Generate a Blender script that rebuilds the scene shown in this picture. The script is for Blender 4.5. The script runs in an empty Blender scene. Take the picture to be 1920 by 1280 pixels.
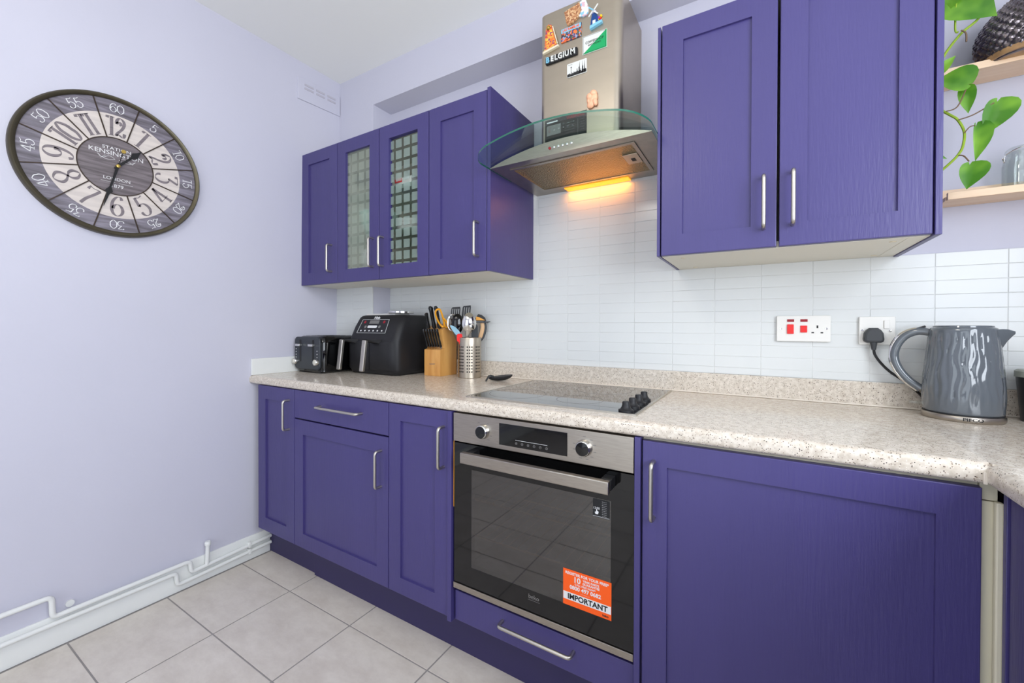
import bpy, bmesh, math, random
from mathutils import Vector, Matrix, noise
random.seed(7)
SC = bpy.context.scene
COL = SC.collection
R = math.radians

# ------------------------------------------------------------------ camera, world, lights, exposure
cam_d = bpy.data.cameras.new('camera'); cam = bpy.data.objects.new('camera', cam_d); COL.objects.link(cam)
_y, _t, _r = R(-31.1731), R(-.4041), R(.1677)
fw = Vector((math.sin(_y)*math.cos(_t), math.cos(_y)*math.cos(_t), math.sin(_t)))
rt = Vector((math.cos(_y), -math.sin(_y), 0)); up = rt.cross(fw)
rt2 = rt*math.cos(_r)+up*math.sin(_r); up2 = up*math.cos(_r)-rt*math.sin(_r)
cam.matrix_world = Matrix(((rt2.x, up2.x, -fw.x, 2.119), (rt2.y, up2.y, -fw.y, -1.6807), (rt2.z, up2.z, -fw.z, 1.1492), (0, 0, 0, 1)))
cam_d.sensor_width = 36; cam_d.lens = 36*775.56/1920; cam_d.shift_y = -22.07/1920
cam_d.clip_start = .02
SC.camera = cam
SC.view_settings.view_transform = 'Standard'; SC.view_settings.look = 'None'
SC.view_settings.gamma = 1; SC.view_settings.use_curve_mapping = False
SC.view_settings.exposure = -0.1

W = bpy.data.worlds.new('daylight'); SC.world = W; W.use_nodes = True
wn = W.node_tree.nodes['Background']
wn.inputs[0].default_value = (.80, .89, 1, 1); wn.inputs[1].default_value = 2.0

def area(name, loc, rot, sx, sy, power, color):
    l = bpy.data.lights.new(name, 'AREA'); l.shape = 'RECTANGLE'; l.size = sx; l.size_y = sy
    l.energy = power; l.color = color
    o = bpy.data.objects.new(name, l); COL.objects.link(o); o.location = loc; o.rotation_euler = rot
    return o
# daylight through the window over the return worktop, plus two added fill lights
area('window_daylight', (3.10, -1.75, 1.62), (0, R(90), 0), 1.15, 1.65, 49, (.86, .92, 1))
area('rear_fill_light', (1.5, -3.62, 1.15), (R(90), 0, 0), 1.7, 2.0, 6, (.88, .94, 1))  # fill from behind the camera, added to even out the room
pl_ = bpy.data.lights.new('ceiling_fill_light', 'POINT'); pl_.energy = 17; pl_.color = (1, .95, .86); pl_.shadow_soft_size = .15  # soft fill added under the ceiling, no fitting is modelled
po_ = bpy.data.objects.new('ceiling_fill_light', pl_); COL.objects.link(po_); po_.location = (1.35, -2.0, 2.27)

# ------------------------------------------------------------------ materials
def lin(c):
    if isinstance(c, str): c = tuple(int(c[i:i+2], 16) for i in (0, 2, 4))
    return tuple((v/255/12.92 if v/255 <= .04045 else ((v/255+.055)/1.055)**2.4) for v in c)+(1,)
MATS = {}
def mat(name, col, rough=.5, metal=0, spec=.5, var=0, vscale=8, bump=0, bscale=60, coat=0, emit=None, es=0, trans=0, ior=1.45, stretch=None, alpha=1):
    m = bpy.data.materials.new(name); m.use_nodes = True; MATS[name] = m
    nt = m.node_tree; b = nt.nodes['Principled BSDF']
    b.inputs['Base Color'].default_value = lin(col); b.inputs['Roughness'].default_value = rough
    b.inputs['Metallic'].default_value = metal; b.inputs['Specular IOR Level'].default_value = spec
    b.inputs['Coat Weight'].default_value = coat; b.inputs['Transmission Weight'].default_value = trans; b.inputs['IOR'].default_value = ior
    b.inputs['Alpha'].default_value = alpha
    if emit: b.inputs['Emission Color'].default_value = lin(emit); b.inputs['Emission Strength'].default_value = es
    if var or bump:
        tc = nt.nodes.new('ShaderNodeTexCoord'); mp = nt.nodes.new('ShaderNodeMapping'); nt.links.new(tc.outputs['Object'], mp.inputs[0])
        if stretch: mp.inputs['Scale'].default_value = stretch
    if var:
        n = nt.nodes.new('ShaderNodeTexNoise'); n.inputs['Scale'].default_value = vscale; n.inputs['Detail'].default_value = 5
        nt.links.new(mp.outputs[0], n.inputs['Vector'])
        r = nt.nodes.new('ShaderNodeValToRGB'); L = lin(col)
        r.color_ramp.elements[0].position = .3; r.color_ramp.elements[1].position = .7
        r.color_ramp.elements[0].color = tuple(v*(1-var) for v in L[:3])+(1,)
        r.color_ramp.elements[1].color = tuple(min(1, v*(1+var)) for v in L[:3])+(1,)
        nt.links.new(n.outputs['Fac'], r.inputs[0]); nt.links.new(r.outputs[0], b.inputs['Base Color'])
    if bump:
        n2 = nt.nodes.new('ShaderNodeTexNoise'); n2.inputs['Scale'].default_value = bscale; n2.inputs['Detail'].default_value = 3
        nt.links.new(mp.outputs[0], n2.inputs['Vector'])
        bp = nt.nodes.new('ShaderNodeBump'); bp.inputs['Strength'].default_value = bump; bp.inputs['Distance'].default_value = .002
        nt.links.new(n2.outputs['Fac'], bp.inputs['Height']); nt.links.new(bp.outputs[0], b.inputs['Normal'])
    return m

M = {}
M['wall'] = mat('lavender_wall_paint', (199, 198, 211), .6, var=.02, vscale=2, bump=.15, bscale=90)
M['ceiling'] = mat('white_ceiling_paint', (240, 240, 236), .7, bump=.1, bscale=60)
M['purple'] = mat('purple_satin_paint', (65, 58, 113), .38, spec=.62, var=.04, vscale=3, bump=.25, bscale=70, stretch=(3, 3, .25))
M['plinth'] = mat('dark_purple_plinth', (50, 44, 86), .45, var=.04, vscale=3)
M['melamine'] = mat('white_melamine', (226, 221, 206), .45)
M['cream'] = mat('cream_filler', (214, 207, 184), .45, var=.03, vscale=6)
M['edge'] = mat('raw_board_edge', (205, 180, 140), .7)
M['tile'] = mat('white_glazed_tile', (217, 219, 217), .17, spec=.45, var=.012, vscale=3, bump=.012, bscale=9)
M['grout'] = mat('white_grout', (224, 224, 222), .6)
M['skirt'] = mat('white_gloss_paint', (230, 231, 228), .28, var=.02, vscale=7)
M['steel'] = mat('brushed_steel', (184, 173, 157), .36, 1, var=.04, vscale=5, bump=.03, bscale=200, stretch=(1, 1, 3))
M['steelh'] = mat('brushed_steel_horizontal', (168, 160, 150), .32, 1, var=.08, vscale=30, stretch=(1, 1, 14))
M['handle'] = mat('satin_nickel', (192, 187, 178), .36, 1)
M['chrome'] = mat('polished_chrome', (225, 224, 220), .1, 1)
M['black'] = mat('black_plastic', (20, 20, 22), .35)
M['blackm'] = mat('matt_black_plastic', (27, 27, 30), .5, bump=.2, bscale=300)
M['blackg'] = mat('black_gloss', (9, 9, 10), .05, spec=.6)
M['hobglass'] = mat('black_ceramic_glass', (14, 15, 16), .04, spec=1.0, coat=.5)
M['white'] = mat('white_plastic', (232, 230, 224), .3)
M['print'] = mat('white_print', (225, 225, 225), .6)
M['greyprint'] = mat('grey_print', (120, 118, 116), .6)
M['blackprint'] = mat('black_print', (24, 24, 26), .6)
M['red'] = mat('red_plastic', (235, 40, 38), .25)
M['darkred'] = mat('dark_red_lens', (150, 22, 34), .2)
M['orange'] = mat('orange_sticker', (250, 92, 12), .4)
M['green'] = mat('green_enamel', (14, 160, 92), .3)
M['kettle'] = mat('grey_gloss_kettle', (92, 98, 104), .1, spec=.7, coat=.6)
M['darkgrey'] = mat('dark_grey_rubber', (58, 60, 63), .55)
M['mug'] = mat('charcoal_ceramic', (44, 44, 47), .4)
M['lidgrey'] = mat('sage_grey_lid', (150, 153, 143), .4)
M['slate'] = mat('slate_plastic', (46, 50, 56), .4)
M['slat'] = mat('vent_slot_shade', (186, 182, 192), .6)  # darker tone paints in the shade of the vent slots
M['cord'] = mat('black_cable', (28, 28, 30), .5)
M['teal'] = mat('pale_blue_silicone', (140, 182, 200), .4)
M['bowlglass'] = mat('pale_green_glass', (190, 222, 208), .15, spec=.6, alpha=.75)
M['peach'] = mat('peach_resin', (250, 184, 146), .35, var=.06, vscale=60)
M['pebble'] = mat('white_porcelain', (222, 222, 216), .2)
M['lilac'] = mat('lilac_porcelain', (205, 200, 225), .3)
M['cavity'] = mat('oven_enamel', (60, 56, 52), .35)
M['brass'] = mat('brass', (200, 170, 90), .3, 1)
M['bezel'] = mat('bronzed_metal', (84, 78, 62), .4, .7, var=.1, vscale=20)
M['spoke'] = mat('dark_bronze', (62, 50, 42), .45, .5)
M['silicone'] = mat('pale_sealant', (228, 218, 204), .4)
M['flag_blue'] = mat('sky_blue_enamel', (132, 196, 222), .3)
M['navy'] = mat('navy_enamel', (24, 66, 130), .25)
M['yellow'] = mat('yellow_enamel', (240, 200, 40), .3)
M['purple_dot'] = mat('violet_enamel', (160, 60, 170), .3)
M['ivory'] = mat('ivory_resin', (226, 214, 186), .45)
M['amber'] = mat('hood_lamp_lens', (255, 190, 60), .4, emit=(255, 172, 40), es=1.0)
M['orangewood'] = mat('yellow_handle', (232, 160, 36), .3)
M['stemgreen'] = mat('vine_green', (150, 180, 50), .45, var=.1, vscale=30)
M['stembrown'] = mat('brown_petiole', (120, 96, 72), .5)
M['terracotta'] = mat('terracotta', (176, 100, 70), .7)
M['bronze'] = mat('dark_bronze_glaze', (112, 104, 106), .14, .7, var=.35, vscale=14)
M['tan'] = mat('tan_glaze', (176, 138, 96), .25, var=.3, vscale=25)

def wood(name, c1, c2, scale, stretch, rough=.4, coat=0, dist=2.5):
    m = bpy.data.materials.new(name); m.use_nodes = True; nt = m.node_tree; b = nt.nodes['Principled BSDF']
    tc = nt.nodes.new('ShaderNodeTexCoord'); mp = nt.nodes.new('ShaderNodeMapping'); mp.inputs['Scale'].default_value = stretch
    n = nt.nodes.new('ShaderNodeTexNoise'); n.inputs['Scale'].default_value = scale; n.inputs['Detail'].default_value = 6; n.inputs['Distortion'].default_value = dist
    r = nt.nodes.new('ShaderNodeValToRGB'); r.color_ramp.elements[0].color = lin(c1); r.color_ramp.elements[1].color = lin(c2)
    r.color_ramp.elements[0].position = .3; r.color_ramp.elements[1].position = .7
    nt.links.new(tc.outputs['Object'], mp.inputs[0]); nt.links.new(mp.outputs[0], n.inputs[0]); nt.links.new(n.outputs['Fac'], r.inputs[0])
    nt.links.new(r.outputs[0], b.inputs['Base Color']); b.inputs['Roughness'].default_value = rough; b.inputs['Coat Weight'].default_value = coat
    return m
M['bamboo'] = wood('bamboo', (200, 138, 66), (226, 170, 96), 8, (4, 4, .6), .3, .2, .6)
M['pine'] = wood('pale_pine', (232, 196, 160), (246, 218, 188), 7, (.5, 4, 5), .45, 0, 1)
M['clockdark'] = wood('weathered_grey_board', (84, 78, 84), (138, 132, 144), 26, (.3, .28, 3), .5, 0, .5)
M['clockdark2'] = wood('weathered_brown_board', (82, 74, 76), (128, 118, 122), 30, (.3, .28, 3.4), .5, 0, .5)
M['clockcream'] = wood('limed_cream_board', (198, 188, 182), (216, 206, 198), 24, (.3, .28, 3), .5, 0, .4)
M['clocknum'] = wood('worn_numeral_paint', (104, 96, 100), (132, 122, 126), 40, (.3, .28, 3), .6, 0, .4)
M['spatwood'] = wood('beech', (205, 158, 110), (224, 184, 138), 10, (4, 4, .5))

def floor_mat():
    m = bpy.data.materials.new('beige_floor_tile'); m.use_nodes = True; nt = m.node_tree; b = nt.nodes['Principled BSDF']
    tc = nt.nodes.new('ShaderNodeTexCoord'); oi = nt.nodes.new('ShaderNodeObjectInfo')
    ad = nt.nodes.new('ShaderNodeVectorMath'); ad.operation = 'ADD'
    nt.links.new(tc.outputs['Object'], ad.inputs[0]); 
    sc = nt.nodes.new('ShaderNodeVectorMath'); sc.operation = 'SCALE'; sc.inputs['Scale'].default_value = 7
    nt.links.new(oi.outputs['Location'], sc.inputs[0]); nt.links.new(sc.outputs[0], ad.inputs[1])
    mp = nt.nodes.new('ShaderNodeMapping'); mp.inputs['Scale'].default_value = (1, 1.6, 1); nt.links.new(ad.outputs[0], mp.inputs[0])
    n = nt.nodes.new('ShaderNodeTexNoise'); n.inputs['Scale'].default_value = 7; n.inputs['Detail'].default_value = 10; n.inputs['Roughness'].default_value = .75
    nt.links.new(mp.outputs[0], n.inputs[0])
    r = nt.nodes.new('ShaderNodeValToRGB'); r.color_ramp.elements[0].color = lin((200, 190, 180)); r.color_ramp.elements[1].color = lin((222, 214, 204))
    r.color_ramp.elements[0].position = .32; r.color_ramp.elements[1].position = .68
    nt.links.new(n.outputs['Fac'], r.inputs[0]); nt.links.new(r.outputs[0], b.inputs['Base Color'])
    b.inputs['Roughness'].default_value = .38
    n2 = nt.nodes.new('ShaderNodeTexNoise'); n2.inputs['Scale'].default_value = 60; nt.links.new(ad.outputs[0], n2.inputs[0])
    bp = nt.nodes.new('ShaderNodeBump'); bp.inputs['Strength'].default_value = .15; bp.inputs['Distance'].default_value = .002
    nt.links.new(n2.outputs['Fac'], bp.inputs['Height']); nt.links.new(bp.outputs[0], b.inputs['Normal'])
    return m
M['floor'] = floor_mat()
M['floorgrout'] = mat('grey_floor_grout', (150, 145, 143), .8)

def speckle():
    m = bpy.data.materials.new('speckled_stone_laminate'); m.use_nodes = True; nt = m.node_tree; b = nt.nodes['Principled BSDF']
    tc = nt.nodes.new('ShaderNodeTexCoord')
    n = nt.nodes.new('ShaderNodeTexNoise'); n.inputs['Scale'].default_value = 90; n.inputs['Detail'].default_value = 4
    nt.links.new(tc.outputs['Object'], n.inputs[0])
    r = nt.nodes.new('ShaderNodeValToRGB'); r.color_ramp.elements[0].color = lin((196, 184, 168)); r.color_ramp.elements[1].color = lin((220, 210, 196))
    r.color_ramp.elements[0].position = .35; r.color_ramp.elements[1].position = .65
    nt.links.new(n.outputs['Fac'], r.inputs[0])
    last = r.outputs[0]
    for scale, lo, hi, col in ((320, .30, .36, (128, 108, 94)), (250, .25, .31, (62, 52, 48)), (300, .24, .28, (238, 228, 214))):
        v = nt.nodes.new('ShaderNodeTexVoronoi'); v.inputs['Scale'].default_value = scale; v.inputs['Randomness'].default_value = 1
        nt.links.new(tc.outputs['Object'], v.inputs['Vector'])
        sep = nt.nodes.new('ShaderNodeSeparateColor'); nt.links.new(v.outputs['Color'], sep.inputs[0])
        lt = nt.nodes.new('ShaderNodeMath'); lt.operation = 'LESS_THAN'; lt.inputs[1].default_value = .2
        nt.links.new(sep.outputs[0], lt.inputs[0])
        mr = nt.nodes.new('ShaderNodeMapRange'); mr.inputs['From Min'].default_value = lo; mr.inputs['From Max'].default_value = hi
        mr.inputs['To Min'].default_value = 1; mr.inputs['To Max'].default_value = 0
        nt.links.new(v.outputs['Distance'], mr.inputs[0])
        mu = nt.nodes.new('ShaderNodeMath'); mu.operation = 'MULTIPLY'; nt.links.new(lt.outputs[0], mu.inputs[0]); nt.links.new(mr.outputs[0], mu.inputs[1])
        mx = nt.nodes.new('ShaderNodeMix'); mx.data_type = 'RGBA'; nt.links.new(mu.outputs[0], mx.inputs['Factor'])
        nt.links.new(last, mx.inputs[6]); mx.inputs[7].default_value = lin(col); last = mx.outputs[2]
    nt.links.new(last, b.inputs['Base Color']); b.inputs['Roughness'].default_value = .17
    return m
M['stone'] = speckle()

def glassy(name, tint, gloss=.06, rough=.02, squares=None, body=0, bodycol=(200, 215, 205), haze=0):
    """thin glass: transparent tinted by depth of colour, with a mirror coat; optionally etched squares."""
    m = bpy.data.materials.new(name); m.use_nodes = True; nt = m.node_tree
    for n in list(nt.nodes): nt.nodes.remove(n)
    out = nt.nodes.new('ShaderNodeOutputMaterial'); tr = nt.nodes.new('ShaderNodeBsdfTransparent'); tr.inputs[0].default_value = tint+(1,)
    gl = nt.nodes.new('ShaderNodeBsdfGlossy'); gl.inputs['Roughness'].default_value = rough
    lw = nt.nodes.new('ShaderNodeLayerWeight'); lw.inputs['Blend'].default_value = .5
    pw = nt.nodes.new('ShaderNodeMath'); pw.operation = 'POWER'; pw.inputs[1].default_value = 5; nt.links.new(lw.outputs['Facing'], pw.inputs[0])
    sc = nt.nodes.new('ShaderNodeMath'); sc.operation = 'MULTIPLY_ADD'; sc.inputs[1].default_value = .9; sc.inputs[2].default_value = .04+gloss; sc.use_clamp = True
    nt.links.new(pw.outputs[0], sc.inputs[0])
    base = tr.outputs[0]
    if body or squares:
        df = nt.nodes.new('ShaderNodeBsdfDiffuse'); df.inputs[0].default_value = lin(bodycol)
        tl = nt.nodes.new('ShaderNodeBsdfTranslucent'); tl.inputs[0].default_value = lin(bodycol)
        m1 = nt.nodes.new('ShaderNodeMixShader'); m1.inputs[0].default_value = .5; nt.links.new(df.outputs[0], m1.inputs[1]); nt.links.new(tl.outputs[0], m1.inputs[2])
        m2 = nt.nodes.new('ShaderNodeMixShader'); m2.inputs[0].default_value = body
        if squares:
            tc = nt.nodes.new('ShaderNodeTexCoord'); sp = nt.nodes.new('ShaderNodeSeparateXYZ'); nt.links.new(tc.outputs['Object'], sp.inputs[0])
            fac = None
            for axis, off in (('X', squares[1]), ('Z', squares[2])):
                a = nt.nodes.new('ShaderNodeMath'); a.operation = 'MULTIPLY_ADD'; a.inputs[1].default_value = 1/squares[0]; a.inputs[2].default_value = off+100
                nt.links.new(sp.outputs[axis], a.inputs[0])
                f = nt.nodes.new('ShaderNodeMath'); f.operation = 'FRACT'; nt.links.new(a.outputs[0], f.inputs[0])
                g = nt.nodes.new('ShaderNodeMath'); g.operation = 'LESS_THAN'; g.inputs[1].default_value = .74; nt.links.new(f.outputs[0], g.inputs[0])
                if fac is None: fac = g
                else:
                    h = nt.nodes.new('ShaderNodeMath'); h.operation = 'MULTIPLY'; nt.links.new(fac.outputs[0], h.inputs[0]); nt.links.new(g.outputs[0], h.inputs[1]); fac = h
            k = nt.nodes.new('ShaderNodeMath'); k.operation = 'MULTIPLY_ADD'; k.inputs[1].default_value = body-haze; k.inputs[2].default_value = haze; nt.links.new(fac.outputs[0], k.inputs[0])
            nt.links.new(k.outputs[0], m2.inputs[0])
        nt.links.new(base, m2.inputs[1]); nt.links.new(m1.outputs[0], m2.inputs[2]); base = m2.outputs[0]
    mx = nt.nodes.new('ShaderNodeMixShader'); nt.links.new(sc.outputs[0], mx.inputs[0]); nt.links.new(base, mx.inputs[1]); nt.links.new(gl.outputs[0], mx.inputs[2])
    nt.links.new(mx.outputs[0], out.inputs[0])
    return m
M['canopy'] = glassy('green_tinted_glass', (.80, .90, .87), .03)
M['glassedge'] = mat('green_glass_edge', (30, 96, 78), .12, spec=.8)
M['pane'] = glassy('etched_square_glass', (.93, .96, .94), .0, squares=(.0505, .06, .3), body=.55, bodycol=(200, 222, 212))
M['pane_glare'] = glassy('glare_square_glass', (.93, .96, .94), .0, squares=(.0505, .06, .3), body=.62, bodycol=(206, 216, 200), haze=.36)  # haze paints in light reflecting off the left door's glass
M['clear'] = glassy('clear_glass', (.95, .97, .96), .02, body=.04, bodycol=(226, 234, 230))
M['shelfglass'] = glassy('shelf_glass', (.85, .93, .90), .02, body=.12, bodycol=(150, 190, 172))
M['ovenwin'] = glassy('smoked_oven_glass', (.36, .34, .32), .10, .03)

def mesh_filter_mat():
    m = bpy.data.materials.new('grease_filter_mesh'); m.use_nodes = True; nt = m.node_tree; b = nt.nodes['Principled BSDF']
    b.inputs['Metallic'].default_value = 1; b.inputs['Roughness'].default_value = .3; b.inputs['Base Color'].default_value = lin((150, 136, 104))
    tc = nt.nodes.new('ShaderNodeTexCoord'); mp = nt.nodes.new('ShaderNodeMapping'); mp.inputs['Scale'].default_value = (1, 1, 1); mp.inputs['Rotation'].default_value = (0, 0, .5)
    v = nt.nodes.new('ShaderNodeTexVoronoi'); v.inputs['Scale'].default_value = 170; v.inputs['Randomness'].default_value = .45
    nt.links.new(tc.outputs['Object'], mp.inputs[0]); nt.links.new(mp.outputs[0], v.inputs['Vector'])
    bp = nt.nodes.new('ShaderNodeBump'); bp.inputs['Strength'].default_value = 1; bp.inputs['Distance'].default_value = .006
    nt.links.new(v.outputs['Distance'], bp.inputs['Height']); nt.links.new(bp.outputs[0], b.inputs['Normal'])
    return m
M['filter'] = mesh_filter_mat()

def blotch(name, cols, scale, rough=.35):
    m = bpy.data.materials.new(name); m.use_nodes = True; nt = m.node_tree; b = nt.nodes['Principled BSDF']
    tc = nt.nodes.new('ShaderNodeTexCoord'); n = nt.nodes.new('ShaderNodeTexVoronoi'); n.inputs['Scale'].default_value = scale
    sep = nt.nodes.new('ShaderNodeSeparateColor'); r = nt.nodes.new('ShaderNodeValToRGB'); r.color_ramp.interpolation = 'CONSTANT'
    nt.links.new(tc.outputs['Object'], n.inputs['Vector']); nt.links.new(n.outputs['Color'], sep.inputs[0]); nt.links.new(sep.outputs[0], r.inputs[0])
    els = r.color_ramp.elements
    els[0].color = lin(cols[0]); els[1].position = 1/len(cols); els[1].color = lin(cols[1])
    for i, c in enumerate(cols[2:], 2):
        e = els.new(i/len(cols)); e.color = lin(c)
    nt.links.new(r.outputs[0], b.inputs['Base Color']); b.inputs['Roughness'].default_value = rough
    return m
M['mosaic'] = blotch('mosaic_paint', [(232, 120, 44), (240, 170, 70), (206, 70, 60), (236, 200, 80), (150, 70, 110), (236, 130, 60)], 170)
M['townpic'] = blotch('town_picture', [(60, 70, 130), (226, 120, 60), (150, 160, 190), (80, 100, 70), (220, 90, 50), (60, 50, 70)], 160)
M['cliff'] = blotch('carved_town_relief', [(200, 150, 104), (176, 116, 74), (222, 182, 136), (150, 92, 60)], 200, .6)
M['dotted'] = blotch('sky_relief', [(232, 228, 224), (140, 196, 222), (236, 236, 236), (220, 180, 190)], 110)

def leafmat():
    m = bpy.data.materials.new('pothos_leaf'); m.use_nodes = True; nt = m.node_tree; b = nt.nodes['Principled BSDF']
    tc = nt.nodes.new('ShaderNodeTexCoord'); n = nt.nodes.new('ShaderNodeTexNoise'); n.inputs['Scale'].default_value = 16; n.inputs['Detail'].default_value = 2
    nt.links.new(tc.outputs['Object'], n.inputs[0])
    r = nt.nodes.new('ShaderNodeValToRGB'); e = r.color_ramp.elements
    e[0].position = .35; e[0].color = lin((82, 146, 38)); e[1].position = .6; e[1].color = lin((136, 196, 60))
    x = e.new(.72); x.color = lin((150, 205, 70)); y = e.new(.78); y.color = lin((205, 226, 80))
    nt.links.new(n.outputs['Fac'], r.inputs[0]); nt.links.new(r.outputs[0], b.inputs['Base Color']); b.inputs['Roughness'].default_value = .35
    tl = nt.nodes.new('ShaderNodeBsdfTranslucent'); nt.links.new(r.outputs[0], tl.inputs[0])
    mx = nt.nodes.new('ShaderNodeMixShader'); mx.inputs[0].default_value = .35
    nt.links.new(b.outputs[0], mx.inputs[1]); nt.links.new(tl.outputs[0], mx.inputs[2]); nt.links.new(mx.outputs[0], nt.nodes['Material Output'].inputs[0])
    return m
M['leaf'] = leafmat()

# ------------------------------------------------------------------ mesh helpers
class MB:
    def __init__(s): s.bm = bmesh.new(); s.flat = False
    def _new(s, nf0, mi, X):
        s.bm.faces.ensure_lookup_table(); fs = s.bm.faces[nf0:]
        for f in fs: f.material_index = mi
        if X is not None:
            vs = {v for f in fs for v in f.verts}
            bmesh.ops.transform(s.bm, matrix=X, verts=list(vs))
        return fs
    def box(s, x0, x1, y0, y1, z0, z1, bev=0, seg=2, mi=0, X=None):
        s.flat = True; b2 = bmesh.new(); bmesh.ops.create_cube(b2, size=1)
        for v in b2.verts: v.co = ((x0+x1)/2+v.co.x*(x1-x0), (y0+y1)/2+v.co.y*(y1-y0), (z0+z1)/2+v.co.z*(z1-z0))
        if bev: bmesh.ops.bevel(b2, geom=list(b2.edges), offset=bev, segments=seg, profile=.5, affect='EDGES')
        return s.merge(b2, mi, X)
    def merge(s, b2, mi=0, X=None):
        if X is not None: bmesh.ops.transform(b2, matrix=X, verts=list(b2.verts))
        mp = [s.bm.verts.new(v.co) for v in b2.verts]; b2.verts.index_update()
        for f in b2.faces:
            try: nf = s.bm.faces.new([mp[v.index] for v in f.verts]); nf.material_index = mi
            except ValueError: pass
        b2.free(); return s
    def loft(s, rings, cap=True, closed=True, mi=0):
        """rings: lists of equal-length point lists."""
        vs = [[s.bm.verts.new(p) for p in r] for r in rings]; n = len(vs[0])
        for a, b in zip(vs, vs[1:]):
            for i in range(n if closed else n-1):
                j = (i+1) % n
                f = s.bm.faces.new((a[i], a[j], b[j], b[i])); f.material_index = mi
        if cap:
            for r in (vs[0], vs[-1]):
                try: f = s.bm.faces.new(r); f.material_index = mi
                except ValueError: pass
        return s
    def prism(s, pts, w0, w1, f, bev=0, mi=0):
        """outline pts (u,v), extruded w0..w1, f maps (u,v,w) to a point."""
        s.flat = True; b2 = bmesh.new(); vs = [b2.verts.new((u, v, w0)) for u, v in pts]; fc = b2.faces.new(vs)
        r = bmesh.ops.extrude_face_region(b2, geom=[fc]); nv = [g for g in r['geom'] if isinstance(g, bmesh.types.BMVert)]
        for v in nv: v.co.z = w1
        if bev:
            top = [e for e in b2.edges if all(abs(v.co.z-w1) < 1e-9 for v in e.verts)]
            bmesh.ops.bevel(b2, geom=top, offset=bev, segments=2, profile=.5, affect='EDGES')
        for v in b2.verts: v.co = f(*v.co)
        return s.merge(b2, mi)
    def tube(s, pts, r, seg=8, cap=True, mi=0, flat=1.0, upv=None):
        pts = [Vector(p) for p in pts]; n = len(pts); rs = r if isinstance(r, (list, tuple)) else [r]*n
        rings = []; T0 = (pts[1]-pts[0]).normalized()
        u = Vector(upv) if upv else (Vector((0, 0, 1)) if abs(T0.z) < .9 else Vector((1, 0, 0)))
        for i, p in enumerate(pts):
            T = ((pts[min(i+1, n-1)]-pts[i]).normalized()+(pts[i]-pts[max(i-1, 0)]).normalized())
            T = T.normalized() if T.length > 1e-9 else T0
            u = (u-T*u.dot(T)); u = u.normalized() if u.length > 1e-6 else T.orthogonal().normalized()
            w = T.cross(u)
            rings.append([p+(u*math.cos(a)*flat+w*math.sin(a))*rs[i] for a in [2*math.pi*k/seg for k in range(seg)]])
        return s.loft(rings, cap, True, mi)
    def lathe(s, prof, seg=32, c=(0, 0, 0), X=None, cap=True, mi=0):
        b2 = bmesh.new(); t = MB(); 
        rings = [[Vector((r*math.cos(2*math.pi*k/seg), r*math.sin(2*math.pi*k/seg), z)) for k in range(seg)] for r, z in prof]
        t.loft(rings, cap, True)
        Y = Matrix.Translation(c) @ (X if X is not None else Matrix())
        b2.free(); return s.merge(t.bm, mi, Y)
    def quad(s, *p, mi=0):
        f = s.bm.faces.new([s.bm.verts.new(q) for q in p]); f.material_index = mi; return s
    def done(s, name, m, parent=None, loc=None, smooth=True, label=None, X=None, kind=None):
        bm = s.bm
        if X is not None: bmesh.ops.transform(bm, matrix=X, verts=list(bm.verts))
        bmesh.ops.recalc_face_normals(bm, faces=list(bm.faces))
        o0 = Vector(ORG[parent.name]) if parent else Vector(loc or (0, 0, 0))
        bmesh.ops.translate(bm, verts=list(bm.verts), vec=-o0)
        me = bpy.data.meshes.new(name); bm.to_mesh(me); bm.free()
        for k in (m if isinstance(m, (list, tuple)) else [m]): me.materials.append(M[k] if isinstance(k, str) else k)
        if smooth:
            me.polygons.foreach_set('use_smooth', [True]*len(me.polygons)); me.set_sharp_from_angle(angle=R(20 if s.flat else 40))
        o = bpy.data.objects.new(name, me); COL.objects.link(o)
        if parent: o.parent = parent
        else: o.location = o0
        ORG[o.name] = o0
        if label: o['label'] = label
        if kind: o['kind'] = kind
        return o
ORG = {}
def thing(name, label, cat, loc, group=None):
    o = bpy.data.objects.new(name, None); o.empty_display_size = .05; COL.objects.link(o); o.location = loc; ORG[o.name] = Vector(loc)
    o['label'] = label; o['category'] = cat
    if group: o['group'] = group
    return o
def tag(o, label, cat, group=None):
    o['label'] = label; o['category'] = cat
    if group: o['group'] = group
    return o
def B(name, m, parent, *a, **k):
    lab = k.pop('label', None); loc = k.pop('loc', None); kind = k.pop('kind', None); X = k.pop('X', None)
    return MB().box(*a, **k).done(name, m, parent, loc, label=lab, kind=kind, X=X)
def arc(cx, cy, r, a0, a1, n):
    return [(cx+r*math.cos(R(a0+(a1-a0)*i/n)), cy+r*math.sin(R(a0+(a1-a0)*i/n))) for i in range(n+1)]
def rrect(x0, x1, y0, y1, r, n=5):
    return arc(x1-r, y1-r, r, 0, 90, n)+arc(x0+r, y1-r, r, 90, 180, n)+arc(x0+r, y0+r, r, 180, 270, n)+arc(x1-r, y0+r, r, 270, 360, n)
def catmull(P, n=6, closed=False):
    P = [Vector(p) for p in P]; out = []; N = len(P)
    for i in range(N if closed else N-1):
        g = (lambda k: P[k % N]) if closed else (lambda k: P[max(0, min(N-1, k))])
        a, b, c, d = g(i-1), g(i), g(i+1), g(i+2)
        for j in range(n):
            t = j/n; out.append(.5*((2*b)+(c-a)*t+(2*a-5*b+4*c-d)*t*t+(3*b-a-3*c+d)*t**3))
    if not closed: out.append(P[-1])
    return out
FRONT = lambda y: (lambda u, v, w: (u, y-w, v))          # plane facing -Y, w grows towards the room
LEFTW = lambda x: (lambda u, v, w: (x+w, u, v))          # plane on the left wall facing +X
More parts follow.
